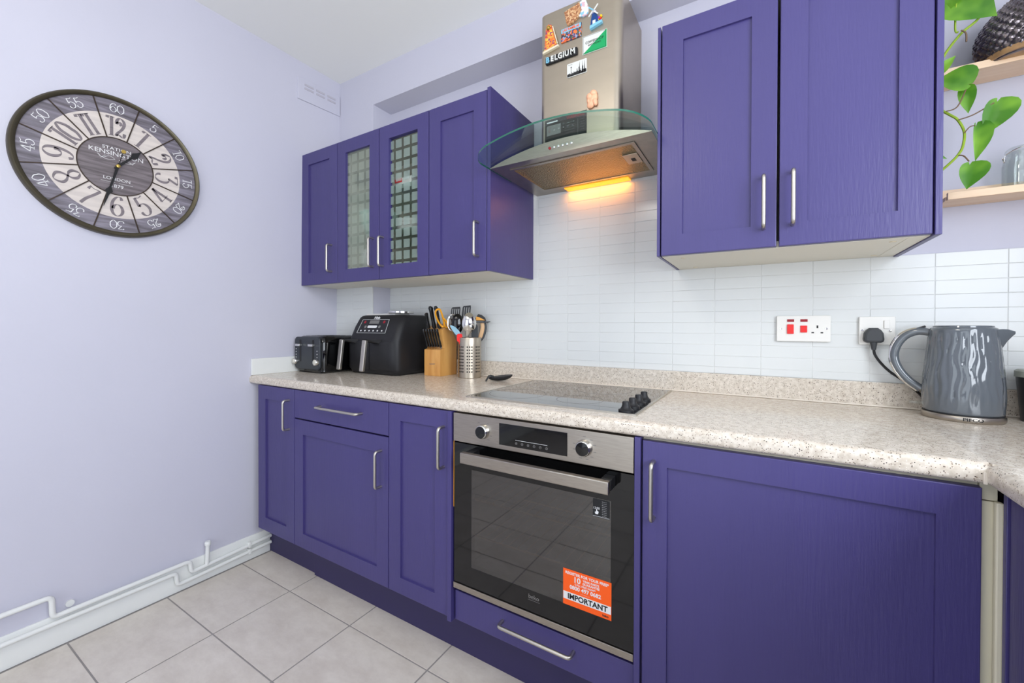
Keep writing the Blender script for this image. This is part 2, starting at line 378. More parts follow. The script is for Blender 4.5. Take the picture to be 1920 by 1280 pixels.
def text(s, size, f, m, parent, cx, cy, depth=.0006, sx=1, sy=1, name='lettering', align='CENTER', rot=0, bold=0, label=None, shear=0):
    cu = bpy.data.curves.new('t', 'FONT'); cu.body = s; cu.size = size; cu.align_x = align; cu.align_y = 'CENTER'; cu.resolution_u = 3; cu.offset = bold; cu.shear = shear
    cu.extrude = depth/2
    o = bpy.data.objects.new('t', cu); COL.objects.link(o)
    dg = bpy.context.evaluated_depsgraph_get(); dg.update(); me = bpy.data.meshes.new_from_object(o.evaluated_get(dg))
    bpy.data.objects.remove(o); bm = bmesh.new(); bm.from_mesh(me); bpy.data.meshes.remove(me)
    ca, sa = math.cos(rot), math.sin(rot)
    for v in bm.verts:
        x, y = v.co.x*sx, v.co.y*sy
        v.co = f(cx+x*ca-y*sa, cy+x*sa+y*ca, v.co.z+depth/2)
    t = MB(); t.bm.free(); t.bm = bm
    return t.done(name, m, parent, smooth=False, label=label)

# ------------------------------------------------------------------ the room
XW = lambda z: -.045+.0176*z          # the left wall leans a little
def S(name, m, *a, **k): k['kind'] = 'structure'; return B(name, m, None, *a, **k)
RX, FY, CZ = 3.08, -3.60, 2.564
t = MB(); t.loft([[(XW(0), FY, 0), (XW(CZ), FY, CZ), (XW(CZ)-.12, FY, CZ), (XW(0)-.12, FY, 0)], [(XW(0), .1, 0), (XW(CZ), .1, CZ), (XW(CZ)-.12, .1, CZ), (XW(0)-.12, .1, 0)]])
t.done('wall_left', 'wall', kind='structure')
wall_back = S('wall_back', 'wall', -.05, RX+.1, 0, .1, 0, CZ)
S('trim_1', 'wall', .2845, RX, -.126, 0, 2.366, CZ)                 # the beam over the recess
pier = S('trim_2', ['wall'], -.05, .2845, -.126, 0, 0, CZ)
S('ceiling', 'ceiling', -.15, RX+.1, FY-.1, .1, CZ, CZ+.08)
floor = S('floor', 'floorgrout', -.15, RX+.1, FY-.1, .1, -.05, -.002)
# right wall with its window opening, far wall with an added opening for the rear fill
t = MB(); wx0, wx1 = RX, RX+.1
t.box(wx0, wx1, FY, -2.6, 0, CZ); t.box(wx0, wx1, -.9, 0, 0, CZ); t.box(wx0, wx1, -2.6, -.9, 0, 1.05); t.box(wx0, wx1, -2.6, -.9, 2.2, CZ)
t.done('wall_right', 'wall', kind='structure')
t = MB(); t.box(-.15, .55, FY-.1, FY, 0, CZ); t.box(2.45, RX, FY-.1, FY, 0, CZ); t.box(.55, 2.45, FY-.1, FY, 2.15, CZ)
t.done('wall_front', 'wall', kind='structure')
wf = MB()
for z0, z1, y0, y1 in ((1.05, 1.1, -2.6, -.9), (2.15, 2.2, -2.6, -.9), (1.05, 2.2, -2.6, -2.55), (1.05, 2.2, -.95, -.9), (1.05, 2.2, -1.77, -1.72)):
    wf.box(RX+.03, RX+.08, y0, y1, z0, z1)
wf.done('window_1', 'white', kind='structure')

# floor tiles, 398 x 294 mm
gt = MB().box(-.1960, .1960, -.1446, .1446, -.002, .0, bev=.0006, seg=1)
tile0 = gt.done('floor_tile', 'floor', floor); tme = tile0.data; first = True
for i in range(-1, 8):
    for j in range(-4, 11):
        x0, x1 = max(.3714+.3977*(i-1), -.044), min(.3714+.3977*i, RX); y1, y0 = min(-.649-.2942*(j-1), -.02), max(-.649-.2942*j, FY)
        if x1-x0 < .03 or y1-y0 < .03: continue
        if first: o = tile0; first = False
        else: o = bpy.data.objects.new('floor_tile', tme); COL.objects.link(o); o.parent = floor
        o.location = ((x0+x1)/2, (y0+y1)/2, 0); o.scale = ((x1-x0)/.3977, (y1-y0)/.2942, 1)

# wall tiles: stacked 146 x 40 mm glazed tiles
def wall_tiles(x_lines, z_lines, y, parent, skip):
    me = None
    for a, b in zip(x_lines, x_lines[1:]):
        for c, d in zip(z_lines, z_lines[1:]):
            if skip(a, b, c, d): continue
            if me is None:
                o = MB().box(-.5, .5, -.006, 0, -.5, .5).done('wall_tile', 'tile', parent); me = None
                # bevelled tile of nominal size
                bpy.data.meshes.remove(o.data)
                o = MB().box(-.0728, .0728, -.006, .002, -.0198, .0198, bev=.0011, seg=2).done('wall_tile', 'tile', parent); me = o.data
            else: o = bpy.data.objects.new('wall_tile', me); COL.objects.link(o); o.parent = parent
            o.location = ((a+b)/2, y+random.uniform(-.0004, .0004), (c+d)/2); o.scale = ((b-a)/.1462, 1, (d-c)/.0402)
            o.rotation_euler = (random.uniform(-.0015, .0015), 0, random.uniform(-.0012, .0012))
zl = [.982]+[1.6493-.0402*k for k in range(16, -4, -1)]
xl = [1.2445+.1451*k for k in range(-6, 12)]; xl = [.2845]+xl+[2.98, RX]
def skipb(a, b, c, d):
    if c < 1.36: return False
    return not (a > 1.05 and b < 1.99) or c > 1.745
xl = sorted(set(round(x, 4) for x in xl if x <= RX))
wall_tiles(xl, zl, -.0, wall_back, skipb)
wall_tiles([-.03, .123, .2845], zl, -.126, pier, lambda a, b, c, d: d > 1.38)
B('grout', 'grout', wall_back, .2845, RX, -.0048, .001, .93, 1.3675); B('grout', 'grout', wall_back, 1.10, 1.97, -.0048, .001, 1.3675, 1.745); B('grout', 'grout', pier, -.028, .2845, -.1308, -.125, .93, 1.3675)
# low surround
bb = MB(); bb.loft([[(-.034, FY, 0), (-.034, FY, .105), (-.037, FY, .113), (-.06, FY, .113), (-.06, FY, 0)], [(-.034, -.5135, 0), (-.034, -.5135, .105), (-.037, -.5135, .113), (-.06, -.5135, .113), (-.06, -.5135, 0)]])
bb.done('baseboard_left', 'skirt', kind='structure')

# ------------------------------------------------------------------ pipes on the left wall
def bend(pts, r=.017, n=5):
    P = [Vector(p) for p in pts]; out = [P[0]]
    for a, b, c in zip(P, P[1:], P[2:]):
        d0, d1 = (a-b), (c-b); q = min(r, d0.length*.48, d1.length*.48); A = b+d0.normalized()*q; C_ = b+d1.normalized()*q
        for i in range(n+1):
            t_ = i/n; out.append(A*(1-t_)**2+b*2*t_*(1-t_)+C_*t_*t_)
    return out+[P[-1]]
px = -.020
p1 = MB().tube(bend([(px, FY, .194), (px, -1.277, .192), (px, -1.275, .118), (px, -.864, .118), (px, -.861, .068), (px, -.516, .083)]), .0085, 12)
o = p1.done('heating_pipe', 'skirt', None, (px, -1.2, .1)); tag(o, 'upper white heating pipe stepping down the left wall', 'pipe', 'pipes along the skirting board')
MB().tube([(px, -.80, .07), (px, -.797, .162)], .0085, 10).done('riser', 'skirt', o)
MB().lathe([(.0001, .158), (.011, .158), (.0125, .163), (.0125, .170), (.010, .176), (.0001, .176)], 14, (px, -.797, 0)).done('valve', 'skirt', o)
MB().lathe([(.0001, 0), (.012, 0), (.012, .006), (.0001, .006)], 16, (XW(.13), -1.228, .135), X=Matrix.Rotation(R(90), 4, 'Y')).done('blanking_cap', 'skirt', o)
o = MB().tube(bend([(px, FY, .112), (px, -.914, .090), (px, -.911, .038), (px, -.516, .051)]), .0085, 12).done('heating_pipe', 'skirt', None, (px, -1.2, .06))
tag(o, 'lower white heating pipe running just above the floor along the skirting', 'pipe', 'pipes along the skirting board')
for y, z in ((-.62, .080), (-.62, .048)):
    pc = MB(); pc.box(-.034, -.011, y-.007, y+.007, z-.013, z+.013, bev=.003)
    tag(pc.done('pipe_clip', 'skirt', None, (px, y, z)), 'white clip on the %s pipe near the cabinets' % ('upper' if z > .06 else 'lower'), 'clip', 'pipe clips')

# ------------------------------------------------------------------ vent high on the left wall
v = thing('air_vent', 'white wall vent with six slots near the ceiling corner', 'vent', (.0, -.256, 2.42))
t = MB(); t.prism([(-.385, 2.361), (-.129, 2.373), (-.129, 2.488), (-.385, 2.476)], 0, .008, LEFTW(-.004), bev=.002)
t.done('cover', 'wall', v)
for ci in range(3):
    for ri in range(2):
        y0 = -.348+ci*.068; z0 = 2.424+ri*.022-ri*.002+ci*.002
        MB().prism([(y0, z0), (y0+.052, z0+.002), (y0+.052, z0+.012), (y0, z0+.010)], .008, .0105, LEFTW(-.004), bev=.0008).done('louvre_slat', 'slat', v)

# ------------------------------------------------------------------ shaker doors, handles, cabinets
RET = Matrix(((0, 1, 0, 0), (-1, 0, 0, 0), (0, 0, 1, 0), (0, 0, 0, 1)))     # local -Y front turns to face -X
def bar_handle(parent, p0, p1, out=(0, -1, 0), L=.03, r=.0055, X=None, name='handle'):
    p0, p1, o_ = Vector(p0), Vector(p1), Vector(out)
    m = MB().tube(bend([p0, p0+o_*L, p1+o_*L, p1], .012, 5), r, 10)
    return m.done(name, 'handle', parent, X=X)
def door(parent, x0, x1, z0, z1, yf, fr=.063, rec=.0075, glass=False, handle=None, name='door', X=None, plain=False):
    b2 = bmesh.new(); bmesh.ops.create_cube(b2, size=1); th = .02
    for v_ in b2.verts: v_.co = ((x0+x1)/2+v_.co.x*(x1-x0), yf+th/2+v_.co.y*th, (z0+z1)/2+v_.co.z*(z1-z0))
    fe = [e for e in b2.edges if all(abs(v_.co.y-yf) < 1e-6 for v_ in e.verts)]
    bmesh.ops.bevel(b2, geom=fe, offset=.0018, segments=2, profile=.5, affect='EDGES')
    if not plain:
        b2.faces.ensure_lookup_table(); ff = max([f for f in b2.faces if f.normal.y < -.9], key=lambda f: f.calc_area())
        bmesh.ops.inset_region(b2, faces=[ff], thickness=fr-.0018, use_even_offset=True)
        bmesh.ops.inset_region(b2, faces=[ff], thickness=.0008, depth=-(th*.99 if glass else rec))
        if glass:
            bk = max([f for f in b2.faces if f.normal.y > .9], key=lambda f: f.calc_area())
            bmesh.ops.delete(b2, geom=[ff, bk], context='FACES')
    m = MB(); m.merge(b2); m.flat = True; d = m.done(name, 'purple', parent, X=X)
    if not plain and not glass:
        B('door_panel', 'purple', d, x0+fr-.002, x1-fr+.002, yf+rec-.0006, yf+rec+.005, z0+fr-.002, z1-fr+.002, X=X)
    if glass:
        t_ = MB(); t_.quad((x0+fr, yf+.012, z0+fr), (x1-fr, yf+.012, z0+fr), (x1-fr, yf+.012, z1-fr), (x0+fr, yf+.012, z1-fr)); t_.done('glass_pane', 'pane_glare' if x0 < .5 else 'pane', d)
    if handle: bar_handle(d, (handle[0], yf, handle[1]), (handle[2], yf, handle[3]), X=X)
    return d
def carcass(parent, x0, x1, y0, y1, z0, z1, m='melamine', th=.018, front=False, shelves=()):
    t_ = MB()
    t_.box(x0, x0+th, y0, y1, z0, z1); t_.box(x1-th, x1, y0, y1, z0, z1); t_.box(x0+th, x1-th, y0, y1, z0, z0+th); t_.box(x0+th, x1-th, y0, y1, z1-th, z1)
    t_.box(x0+th, x1-th, y1-.006, y1, z0+th, z1-th)
    return t_.done('carcass', m, parent)

yB, yF = -.585, -.605
# base cabinets
c = thing('base_cabinet', 'narrow purple base cabinet against the left wall', 'cabinet', (.18, -.36, .15), 'base cabinets under the worktop')
carcass(c, .033, .333, yB, -.13, .176, .868); door(c, .033, .3315, .173, .866, yF, handle=(.294, .684, .294, .815))
c = thing('base_cabinet', 'purple base cabinet with a drawer above a wide door', 'cabinet', (.63, -.3, .15), 'base cabinets under the worktop')
carcass(c, .334, .933, yB, -.03, .176, .868); door(c, .3345, .9315, .173, .736, yF, handle=(.894, .546, .894, .682))
door(c, .3345, .9315, .742, .866, yF, plain=True, name='drawer', handle=(.525, .81, .785, .81))
c = thing('base_cabinet', 'narrow purple base cabinet to the left of the oven', 'cabinet', (1.08, -.3, .15), 'base cabinets under the worktop')
carcass(c, .934, 1.219, yB, -.03, .176, .868); door(c, .9345, 1.2195, .173, .866, yF, fr=.06, handle=(1.2, .675, 1.2, .811))
B('end_panel', 'purple', c, 1.221, 1.238, -.612, -.03, .165, .868, bev=.001)
# oven housing
c = thing('oven_housing', 'purple housing under the oven with a shallow pan drawer', 'cabinet', (1.54, -.3, .15))
B('base_board', 'melamine', c, 1.242, 1.838, yB, -.03, .174, .19)
door(c, 1.2435, 1.8375, .170, .268, yF+.008, plain=True, name='drawer', handle=(1.433, .234, 1.670, .234))
B('end_panel', 'purple', c, 1.8405, 1.8555, -.612, -.03, 0.0, .868, bev=.001)
# cabinet right of the oven
c = thing('base_cabinet', 'wide purple base cabinet with one tall door right of the oven', 'cabinet', (2.16, -.3, .15), 'base cabinets under the worktop')
carcass(c, 1.857, 2.4605, yB, -.03, .125, .868, m='cream'); door(c, 1.859, 2.4605, .12, .8605, yF, fr=.060, handle=(1.887, .670, 1.887, .811))
# cream corner post
c = thing('corner_post', 'cream filler post in the inside corner of the base cabinets', 'panel', (2.472, -.59, 0))
B('post', 'cream', c, 2.4615, 2.4845, -.592, -.560, 0, .835, bev=.0008); B('rail', 'cream', c, 2.4615, 2.4845, -.590, -.560, .8365, .868, bev=.0008)
B('edge_strip', 'cream', c, 2.4775, 2.4885, -.605, -.5925, 0, .838, bev=.003)
# return cabinet on the right
c = thing('return_cabinet', 'purple base cabinet turning the corner at the right edge', 'cabinet', (2.75, -.95, .1))
B('carcass', 'melamine', c, 2.51, 3.05, -1.26, -.62, .125, .868)
door(c, .622, 1.22, .12, .856, 2.489, fr=.060, X=RET)
B('corner_stile', 'purple', c, 2.486, 2.506, -.618, -.606, .0, .868, bev=.001)
c2 = thing('return_cabinet', 'purple base cabinet beside the camera on the return run', 'cabinet', (2.75, -1.9, .1))
B('carcass', 'melamine', c2, 2.51, 3.05, -2.46, -1.265, .1, .868); door(c2, 1.27, 1.86, .12, .856, 2.489, X=RET); door(c2, 1.865, 2.45, .12, .856, 2.489, X=RET)
# plinth
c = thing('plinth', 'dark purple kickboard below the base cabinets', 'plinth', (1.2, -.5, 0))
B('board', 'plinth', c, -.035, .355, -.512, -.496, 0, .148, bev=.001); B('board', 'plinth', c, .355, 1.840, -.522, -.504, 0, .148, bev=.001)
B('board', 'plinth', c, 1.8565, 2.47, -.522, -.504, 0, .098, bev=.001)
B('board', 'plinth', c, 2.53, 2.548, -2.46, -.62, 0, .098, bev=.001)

# ------------------------------------------------------------------ worktop and upstands
def nose(back, front, zt=.908, zb=.870):
    p = [(back, zt)]; p += [(front+.016-.016*math.sin(R(a)), zt-.016+.016*math.cos(R(a))) for a in range(0, 91, 15)]
    p += [(front+.010-.010*math.cos(R(a)), zb+.010-.010*math.sin(R(a))) for a in range(0, 91, 18)]; p += [(back, zb)]
    return p
wt = thing('worktop', 'long beige speckled worktop with a rounded front edge', 'worktop', (1.2, -.3, .87))
t = MB()
for x0, x1, bk in ((-.029, .2845, -.1275), (.2845, 2.4695, -.0015)):
    pr_ = nose(bk, -.614); t.loft([[(x0, y, z) for y, z in pr_], [(x1, y, z) for y, z in pr_]])
t.box(2.4695, 3.078, -.614, -.0015, .87, .908)
bmesh.ops.remove_doubles(t.bm, verts=list(t.bm.verts), dist=1e-5)
t.done('main_length', 'stone', wt)
pr_ = nose(3.078, 2.4620); MB().loft([[(x, -.6145, z) for x, z in pr_], [(x, -2.6, z) for x, z in pr_]]).done('return_length', 'stone', wt)
B('joint_strip', 'silicone', wt, 2.4580, 2.4635, -.6175, -.6135, .871, .893, bev=.001)
u = thing('upstand', 'beige speckled upstand along the tiled wall', 'upstand', (1.7, -.01, .908))
B('strip', 'stone', u, .286, 3.078, -.020, -.0066, .9082, .982, bev=.0015)
B('strip', 'stone', u, -.028, .283, -.146, -.1325, .9082, .982, bev=.0015)
MB().tube([(.286, -.0228, .9108), (3.07, -.0228, .9108)], .0026, 6).done('sealant_bead', 'silicone', u)
o = MB().prism([(-.6085, .9084), (-.147, .9084), (-.147, .9885), (-.6085, .9885)], 0, .010, LEFTW(-.0265), bev=.001).done('side_upstand', 'skirt', None, (-.02, -.4, .91))
tag(o, 'short white board against the left wall above the worktop', 'board')

# ------------------------------------------------------------------ wall cabinets on the left
zu0, zu1, yU = 1.3675, 2.070, -.353
xs = [(-.018, .285), (.288, .5885), (.5925, .8965), (.900, 1.1985)]
def cams(parent, pts):
    for x, y in pts:
        MB().lathe([(.0001, 0), (.007, 0), (.007, .0012), (.0001, .0012)], 12, (x, y, zu0-.0012)).done('screw_cap', 'ivory', parent)
c = thing('wall_cabinet', 'purple wall cabinet with a solid door beside the left wall', 'cabinet', (.13, -.2, zu0), 'wall cabinets left of the hood')
carcass(c, -.0175, .286, yU+.021, -.128, zu0, zu1); door(c, xs[0][0], xs[0][1], zu0+.001, zu1, yU, handle=(.242, 1.428, .242, 1.562)); cams(c, [(.075, -.262), (.25, -.296)])
c = thing('wall_cabinet', 'purple wall cabinet with two etched glass doors', 'cabinet', (.59, -.2, zu0), 'wall cabinets left of the hood')
carcass(c, .2865, .8985, yU+.021, -.001, zu0, zu1)
door(c, xs[1][0], xs[1][1], zu0+.001, zu1, yU, glass=True, handle=(.552, 1.429, .552, 1.562)); door(c, xs[2][0], xs[2][1], zu0+.001, zu1, yU, glass=True, handle=(.620, 1.428, .620, 1.560))
for z in (1.593, 1.796): B('glass_shelf', 'shelfglass', c, .3055, .8795, -.325, -.012, z-.003, z+.003)
cams(c, [(.355, -.296), (.83, -.296)])
c = thing('wall_cabinet', 'purple wall cabinet with a solid door next to the cooker hood', 'cabinet', (1.05, -.2, zu0), 'wall cabinets left of the hood')
carcass(c, .899, 1.2005, yU+.021, -.001, zu0, zu1); door(c, xs[3][0], xs[3][1], zu0+.001, zu1, yU, handle=(1.159, 1.427, 1.159, 1.560))
B('end_panel', 'purple', c, 1.2025, 1.2185, -.356, -.001, zu0-.001, zu1+.006, bev=.001); cams(c, [(.93, -.27), (1.02, -.27), (1.17, -.296)])
# right wall cabinet
c = thing('wall_cabinet', 'large purple wall cabinet right of the hood with two tall doors', 'cabinet', (2.15, -.2, zu0))
carcass(c, 1.850, 2.4575, yU+.021, -.001, zu0, zu1)
B('end_panel', 'purple', c, 1.839, 1.8475, -.356, -.001, zu0-.0005, zu1-.002, bev=.0008)
B('end_panel', 'purple', c, 2.4585, 2.4705, -.360, -.001, zu0-.003, zu1+.01, bev=.0008)
door(c, 1.8512, 2.1500, zu0+.001, zu1, yU-.002, fr=.0605, handle=(2.120, 1.420, 2.120, 1.558)); door(c, 2.1562, 2.4560, zu0+.001, zu1, yU-.002, fr=.061, handle=(2.186, 1.423, 2.186, 1.561))
B('bottom_rail', 'melamine', c, 2.420, 2.421, -.33, -.002, zu0-.0008, zu0)
cams(c, [(1.905, -.285), (1.91, -.05), (2.40, -.286), (2.405, -.05)])

# crockery behind the glass doors
def glass_goblet(x, y, z, label, h=.15):
    m = MB().lathe([(.0001, 0), (.030, 0), (.030, .002), (.005, .006), (.0035, h*.45), (.02, h*.5), (.033, h*.68), (.034, h*.8), (.029, h), (.0275, h), (.032, h*.8), (.031, h*.68), (.018, h*.52), (.0001, h*.49)], 20)
    for v_ in m.bm.verts: v_.co += Vector((x, y, z))
    o_ = m.done('wine_glass', 'clear', None, (x, y, z)); tag(o_, label, 'glass', 'wine glasses behind the left glass door'); return o_
for (x, y, l) in ((.34, -.25, 'front left wine glass on the top shelf behind the left glass door'), (.425, -.26, 'wine glass in the middle of the top shelf row'), (.38, -.13, 'wine glass at the back of the top shelf'), (.50, -.22, 'wine glass nearest the middle stile on the top shelf')):
    glass_goblet(x, y, 1.7992, l)
def bowl(name, x, y, z, r, h, m, label, cat='bowl', group=None):
    t_ = MB().lathe([(.0001, 0), (r*.5, 0), (r*.55, h*.05), (r*.9, h*.55), (r, h), (r*.96, h), (r*.84, h*.55), (r*.45, h*.12), (.0001, h*.1)], 28)
    for v_ in t_.bm.verts: v_.co += Vector((x, y, z))
    return tag(t_.done(name, m, None, (x, y, z)), label, cat, group)
bowl('glass_bowl', .43, -.21, 1.5962, .10, .13, 'bowlglass', 'pale green glass bowl on the middle shelf behind the left glass door')
bowl('soup_tureen', .40, -.2, zu0+.0182, .085, .15, 'pebble', 'white porcelain tureen at the bottom of the glass cabinet')
for k in range(3):
    bowl('dish', .66, -.2, 1.5962+k*.018, .085, .026, 'pebble', 'white dish, %s of the stack of three behind the right glass door' % ('lowest', 'middle one', 'topmost')[k], 'dish', 'stack of white dishes')
bowl('glass_bowl', .80, -.22, 1.5962, .068, .09, 'clear', 'clear glass bowl beside the stack of white dishes')
o = MB().lathe([(.0001, 0), (.02, 0), (.036, .012), (.045, .035), (.045, .06), (.036, .085), (.02, .096), (.0001, .098)], 24, (.795, -.25, 1.7992)).done('sugar_bowl', 'lilac', None, (.795, -.25, 1.7992)); tag(o, 'round lilac pot on the top shelf behind the right glass door', 'pot')
bx = thing('tea_box', 'white carton with red print on the top shelf of the glass cabinet', 'box', (.66, -.24, 1.7992))
B('carton', 'pebble', bx, .615, .725, -.28, -.19, 1.7994, 1.850, bev=.001); B('red_band', 'red', bx, .618, .665, -.2815, -.2805, 1.829, 1.847)
text('. ---', .012, FRONT(-.2806), 'blackprint', bx, .697, 1.838)
bowl('dish', .72, -.24, zu0+.0182, .075, .03, 'tan', 'brown shallow dish at the bottom of the glass cabinet', 'dish')

# ------------------------------------------------------------------ cooker hood
h = thing('cooker_hood', 'stainless steel chimney cooker hood with a curved glass canopy', 'hood', (1.53, -.2, 1.743))
ch = [(x, y) for x, y in [(1.3875, -.001)]+[(1.3875+.022-.022*math.cos(R(a)), -.248-.022*math.sin(R(a))) for a in range(0, 91, 15)]+[(1.7005-.030+.030*math.sin(R(a)), -.240-.030*math.cos(R(a))) for a in range(0, 91, 10)]+[(1.7005, -.001)]]
t = MB().loft([[(x, y, 1.775) for x, y in ch], [(x, y, 2.3285) for x, y in ch]]); t.done('chimney', 'steel', h)
zg = lambda x: 1.7425+.048*(1-((x-1.533)/.302)**2)
body = MB(); N = 24; f0, b0 = [], []
rings = []
for i in range(N+1):
    x = 1.238+(1.829-1.238)*i/N; z1_ = max(zg(x), 1.7445)
    rings.append([(x, -.388, 1.743), (x, -.388, z1_), (x, -.005, z1_), (x, -.005, 1.743)])
body.loft(rings); body.done('body', 'steelh', h)
# glass canopy, bent, with rounded front corners
can = MB(); edge = MB(); x0, x1, yb, yf, rc = 1.228, 1.838, -.215, -.510, .085
out = [(x0, yb)]+[(x0+rc-rc*math.cos(R(a)), yf+rc-rc*math.sin(R(a))) for a in range(0, 91, 9)]+[(x0+rc+(x1-x0-2*rc)*i/16, yf-.006*math.sin(math.pi*i/16)) for i in range(1, 16)]+[(x1-rc+rc*math.sin(R(a)), yf+rc-rc*math.cos(R(a))) for a in range(0, 91, 9)]+[(x1, yb)]
zz = lambda x: zg(x)+.0045
nb = len(out); lo = []; hi = []
top = [can.bm.verts.new((x, y, zz(x)+.006)) for x, y in out]; bot = [can.bm.verts.new((x, y, zz(x))) for x, y in out]
tb = [can.bm.verts.new((x, yb, zz(x)+.006)) for x, y in out]; bb_ = [can.bm.verts.new((x, yb, zz(x))) for x, y in out]
for i in range(nb-1):
    if abs(out[i][0]-out[i+1][0]) > 1e-6:
        can.bm.faces.new((top[i], top[i+1], tb[i+1], tb[i])); can.bm.faces.new((bot[i+1], bot[i], bb_[i], bb_[i+1]))
can.done('glass_canopy', 'canopy', h)
for i in range(nb-1):
    a, b = out[i], out[i+1]; edge.quad((a[0], a[1], zz(a[0])), (b[0], b[1], zz(b[0])), (b[0], b[1], zz(b[0])+.006), (a[0], a[1], zz(a[0])+.006))
edge.done('glass_edge', 'glassedge', h)
for i, x in enumerate((1.4876, 1.5045, 1.5205, 1.5365, 1.5525, 1.5685)):
    MB().lathe([(.0001, 0), (.0045, 0), (.0045, .003), (.003, .0042), (.0001, .0045)], 12, (x, -.3885, 1.7655), X=Matrix.Rotation(R(90), 4, 'X')).done('button', 'darkred' if i == 0 else 'chrome', h, label='red power button' if i == 0 else None)
fx0, fx1, fy0, fy1, fz = 1.300, 1.766, -.346, -.066, 1.7424
t = MB(); t.box(fx0, fx1, fy0, fy0+.012, fz-.003, fz); t.box(fx0, fx1, fy1-.012, fy1, fz-.003, fz); t.box(fx0, fx0+.012, fy0+.012, fy1-.012, fz-.003, fz); t.box(fx1-.012, fx1, fy0+.012, fy1-.012, fz-.003, fz)
t.done('filter_frame', 'steelh', h)
B('grease_filter', 'filter', h, fx0+.012, fx1-.012, fy0+.012, fy1-.012, fz-.0015, fz)
B('filter_latch', 'steel', h, 1.702, 1.752, -.262, -.175, fz-.0045, fz-.0016, bev=.001)
B('latch_slot', 'blackprint', h, 1.722, 1.736, -.225, -.200, fz-.0052, fz-.0045)
B('lamp_lens', 'amber', h, 1.392, 1.664, -.050, -.008, fz-.004, fz)
l = bpy.data.lights.new('hood_lamp', 'AREA'); l.shape = 'RECTANGLE'; l.size = .26; l.size_y = .03; l.energy = .45; l.color = (1, .34, .045)
lo_ = bpy.data.objects.new('hood_lamp', l); COL.objects.link(lo_); lo_.parent = h; lo_.location = Vector((1.528, -.030, 1.735))-Vector((1.53, -.2, 1.743)); lo_.rotation_euler = (R(8), 0, 0)
# leaflet stuck on the chimney behind the glass
yC = -.270
B('energy_label', 'blackprint', h, 1.410, 1.576, yC-.0012, yC-.0002, 1.797, 1.928, label='black instruction label with grey text')
LF = FRONT(yC-.0013)
text('WARNING', .017, LF, 'darkred', h, 1.533, 1.917, bold=.0003, sx=.85); B('label_heading', 'print', h, 1.418, 1.462, yC-.0018, yC-.0013, 1.9145, 1.919)
for k in range(5):
    text('- --- -- ---- - --- -- ---', .007, LF, 'greyprint', h, 1.511, 1.900-k*.009, sx=.62); text('-- --- ---', .007, LF, 'greyprint', h, 1.560, 1.900-k*.009, sx=.7)
B('label_rule', 'greyprint', h, 1.5425, 1.5435, yC-.0018, yC-.0013, 1.80, 1.905); B('label_picture', 'greyprint', h, 1.418, 1.475, yC-.0018, yC-.0013, 1.868, 1.905)
B('label_heading', 'greyprint', h, 1.418, 1.456, yC-.0018, yC-.0013, 1.835, 1.842)

# ------------------------------------------------------------------ fridge magnets on the chimney
yM = -.2703
def plate(name, pts, th, m, parent=None, loc=None, bev=.0008, w0=0, label=None):
    return MB().prism(pts, w0, w0+th, FRONT(yM), bev=bev).done(name, m, parent, loc, label=label)
G = 'souvenir magnets on the cooker hood'
mg = thing('fridge_magnet', 'carved relief magnet of a sandstone town under blue sky, topmost on the hood', 'magnet', (1.53, yM, 2.28), G)
plate('relief', [(1.490, 2.303), (1.498, 2.262), (1.503, 2.250), (1.520, 2.255), (1.535, 2.262), (1.545, 2.268), (1.556, 2.285), (1.548, 2.318), (1.532, 2.312), (1.515, 2.309)], .008, 'cliff', mg)
plate('sky', [(1.5565, 2.286), (1.5455, 2.268), (1.560, 2.262), (1.575, 2.262), (1.583, 2.270), (1.583, 2.285), (1.577, 2.305), (1.571, 2.322), (1.560, 2.322), (1.549, 2.318)], .006, 'dotted', mg)
mg = thing('fridge_magnet', 'orange mosaic tower magnet on an ivory foot', 'magnet', (1.43, yM, 2.21), G)
plate('tower', [(1.4085, 2.190), (1.4600, 2.198), (1.4480, 2.235), (1.4400, 2.268), (1.4370, 2.279), (1.4270, 2.283), (1.4180, 2.279), (1.4150, 2.268), (1.4120, 2.235)], .007, 'mosaic', mg)
plate('foot', [(1.403, 2.178), (1.4670, 2.188), (1.4670, 2.195), (1.4030, 2.187)], .010, 'ivory', mg)
MB().tube([(1.4425, yM-.006, 2.270), (1.4625, yM-.006, 2.200)], .0022, 6).done('edge_trim', 'ivory', mg)
MB().lathe([(.0001, 0), (.008, 0), (.008, .004), (.005, .008), (.0001, .009)], 12, (1.427, yM-.006, 2.268), X=Matrix.Rotation(R(90), 4, 'X')).done('dome', 'brass', mg)
mg = thing('fridge_magnet', 'colourful rectangular picture magnet of a town below the sandstone one', 'magnet', (1.515, yM, 2.22), G)
plate('plate', [(1.476, 2.197), (1.555, 2.197), (1.555, 2.2465), (1.476, 2.2465)], .004, 'townpic', mg)
plate('sky_band', [(1.477, 2.230), (1.554, 2.230), (1.554, 2.2455), (1.477, 2.2455)], .0008, 'flag_blue', mg, w0=.004)
text('LAS RAMBLAS', .0135, FRONT(yM-.0048), 'orange', mg, 1.5155, 2.2375, sx=.8, bold=.0004)
mg = thing('fridge_magnet', 'blue and white windmill magnet with tulips', 'magnet', (1.61, yM, 2.23), G)
plate('mill', [(1.592, 2.215), (1.622, 2.219), (1.618, 2.240), (1.612, 2.256), (1.598, 2.254), (1.594, 2.236)], .010, 'navy', mg)
plate('cap', [(1.596, 2.2545), (1.614, 2.257), (1.606, 2.268), (1.600, 2.265)], .011, 'lilac', mg)
plate('base', [(1.590, 2.203), (1.634, 2.213), (1.634, 2.222), (1.590, 2.2145)], .012, 'flag_blue', mg); plate('door', [(1.600, 2.2165), (1.611, 2.218), (1.611, 2.230), (1.600, 2.229)], .0012, 'pebble', mg, w0=.0101)
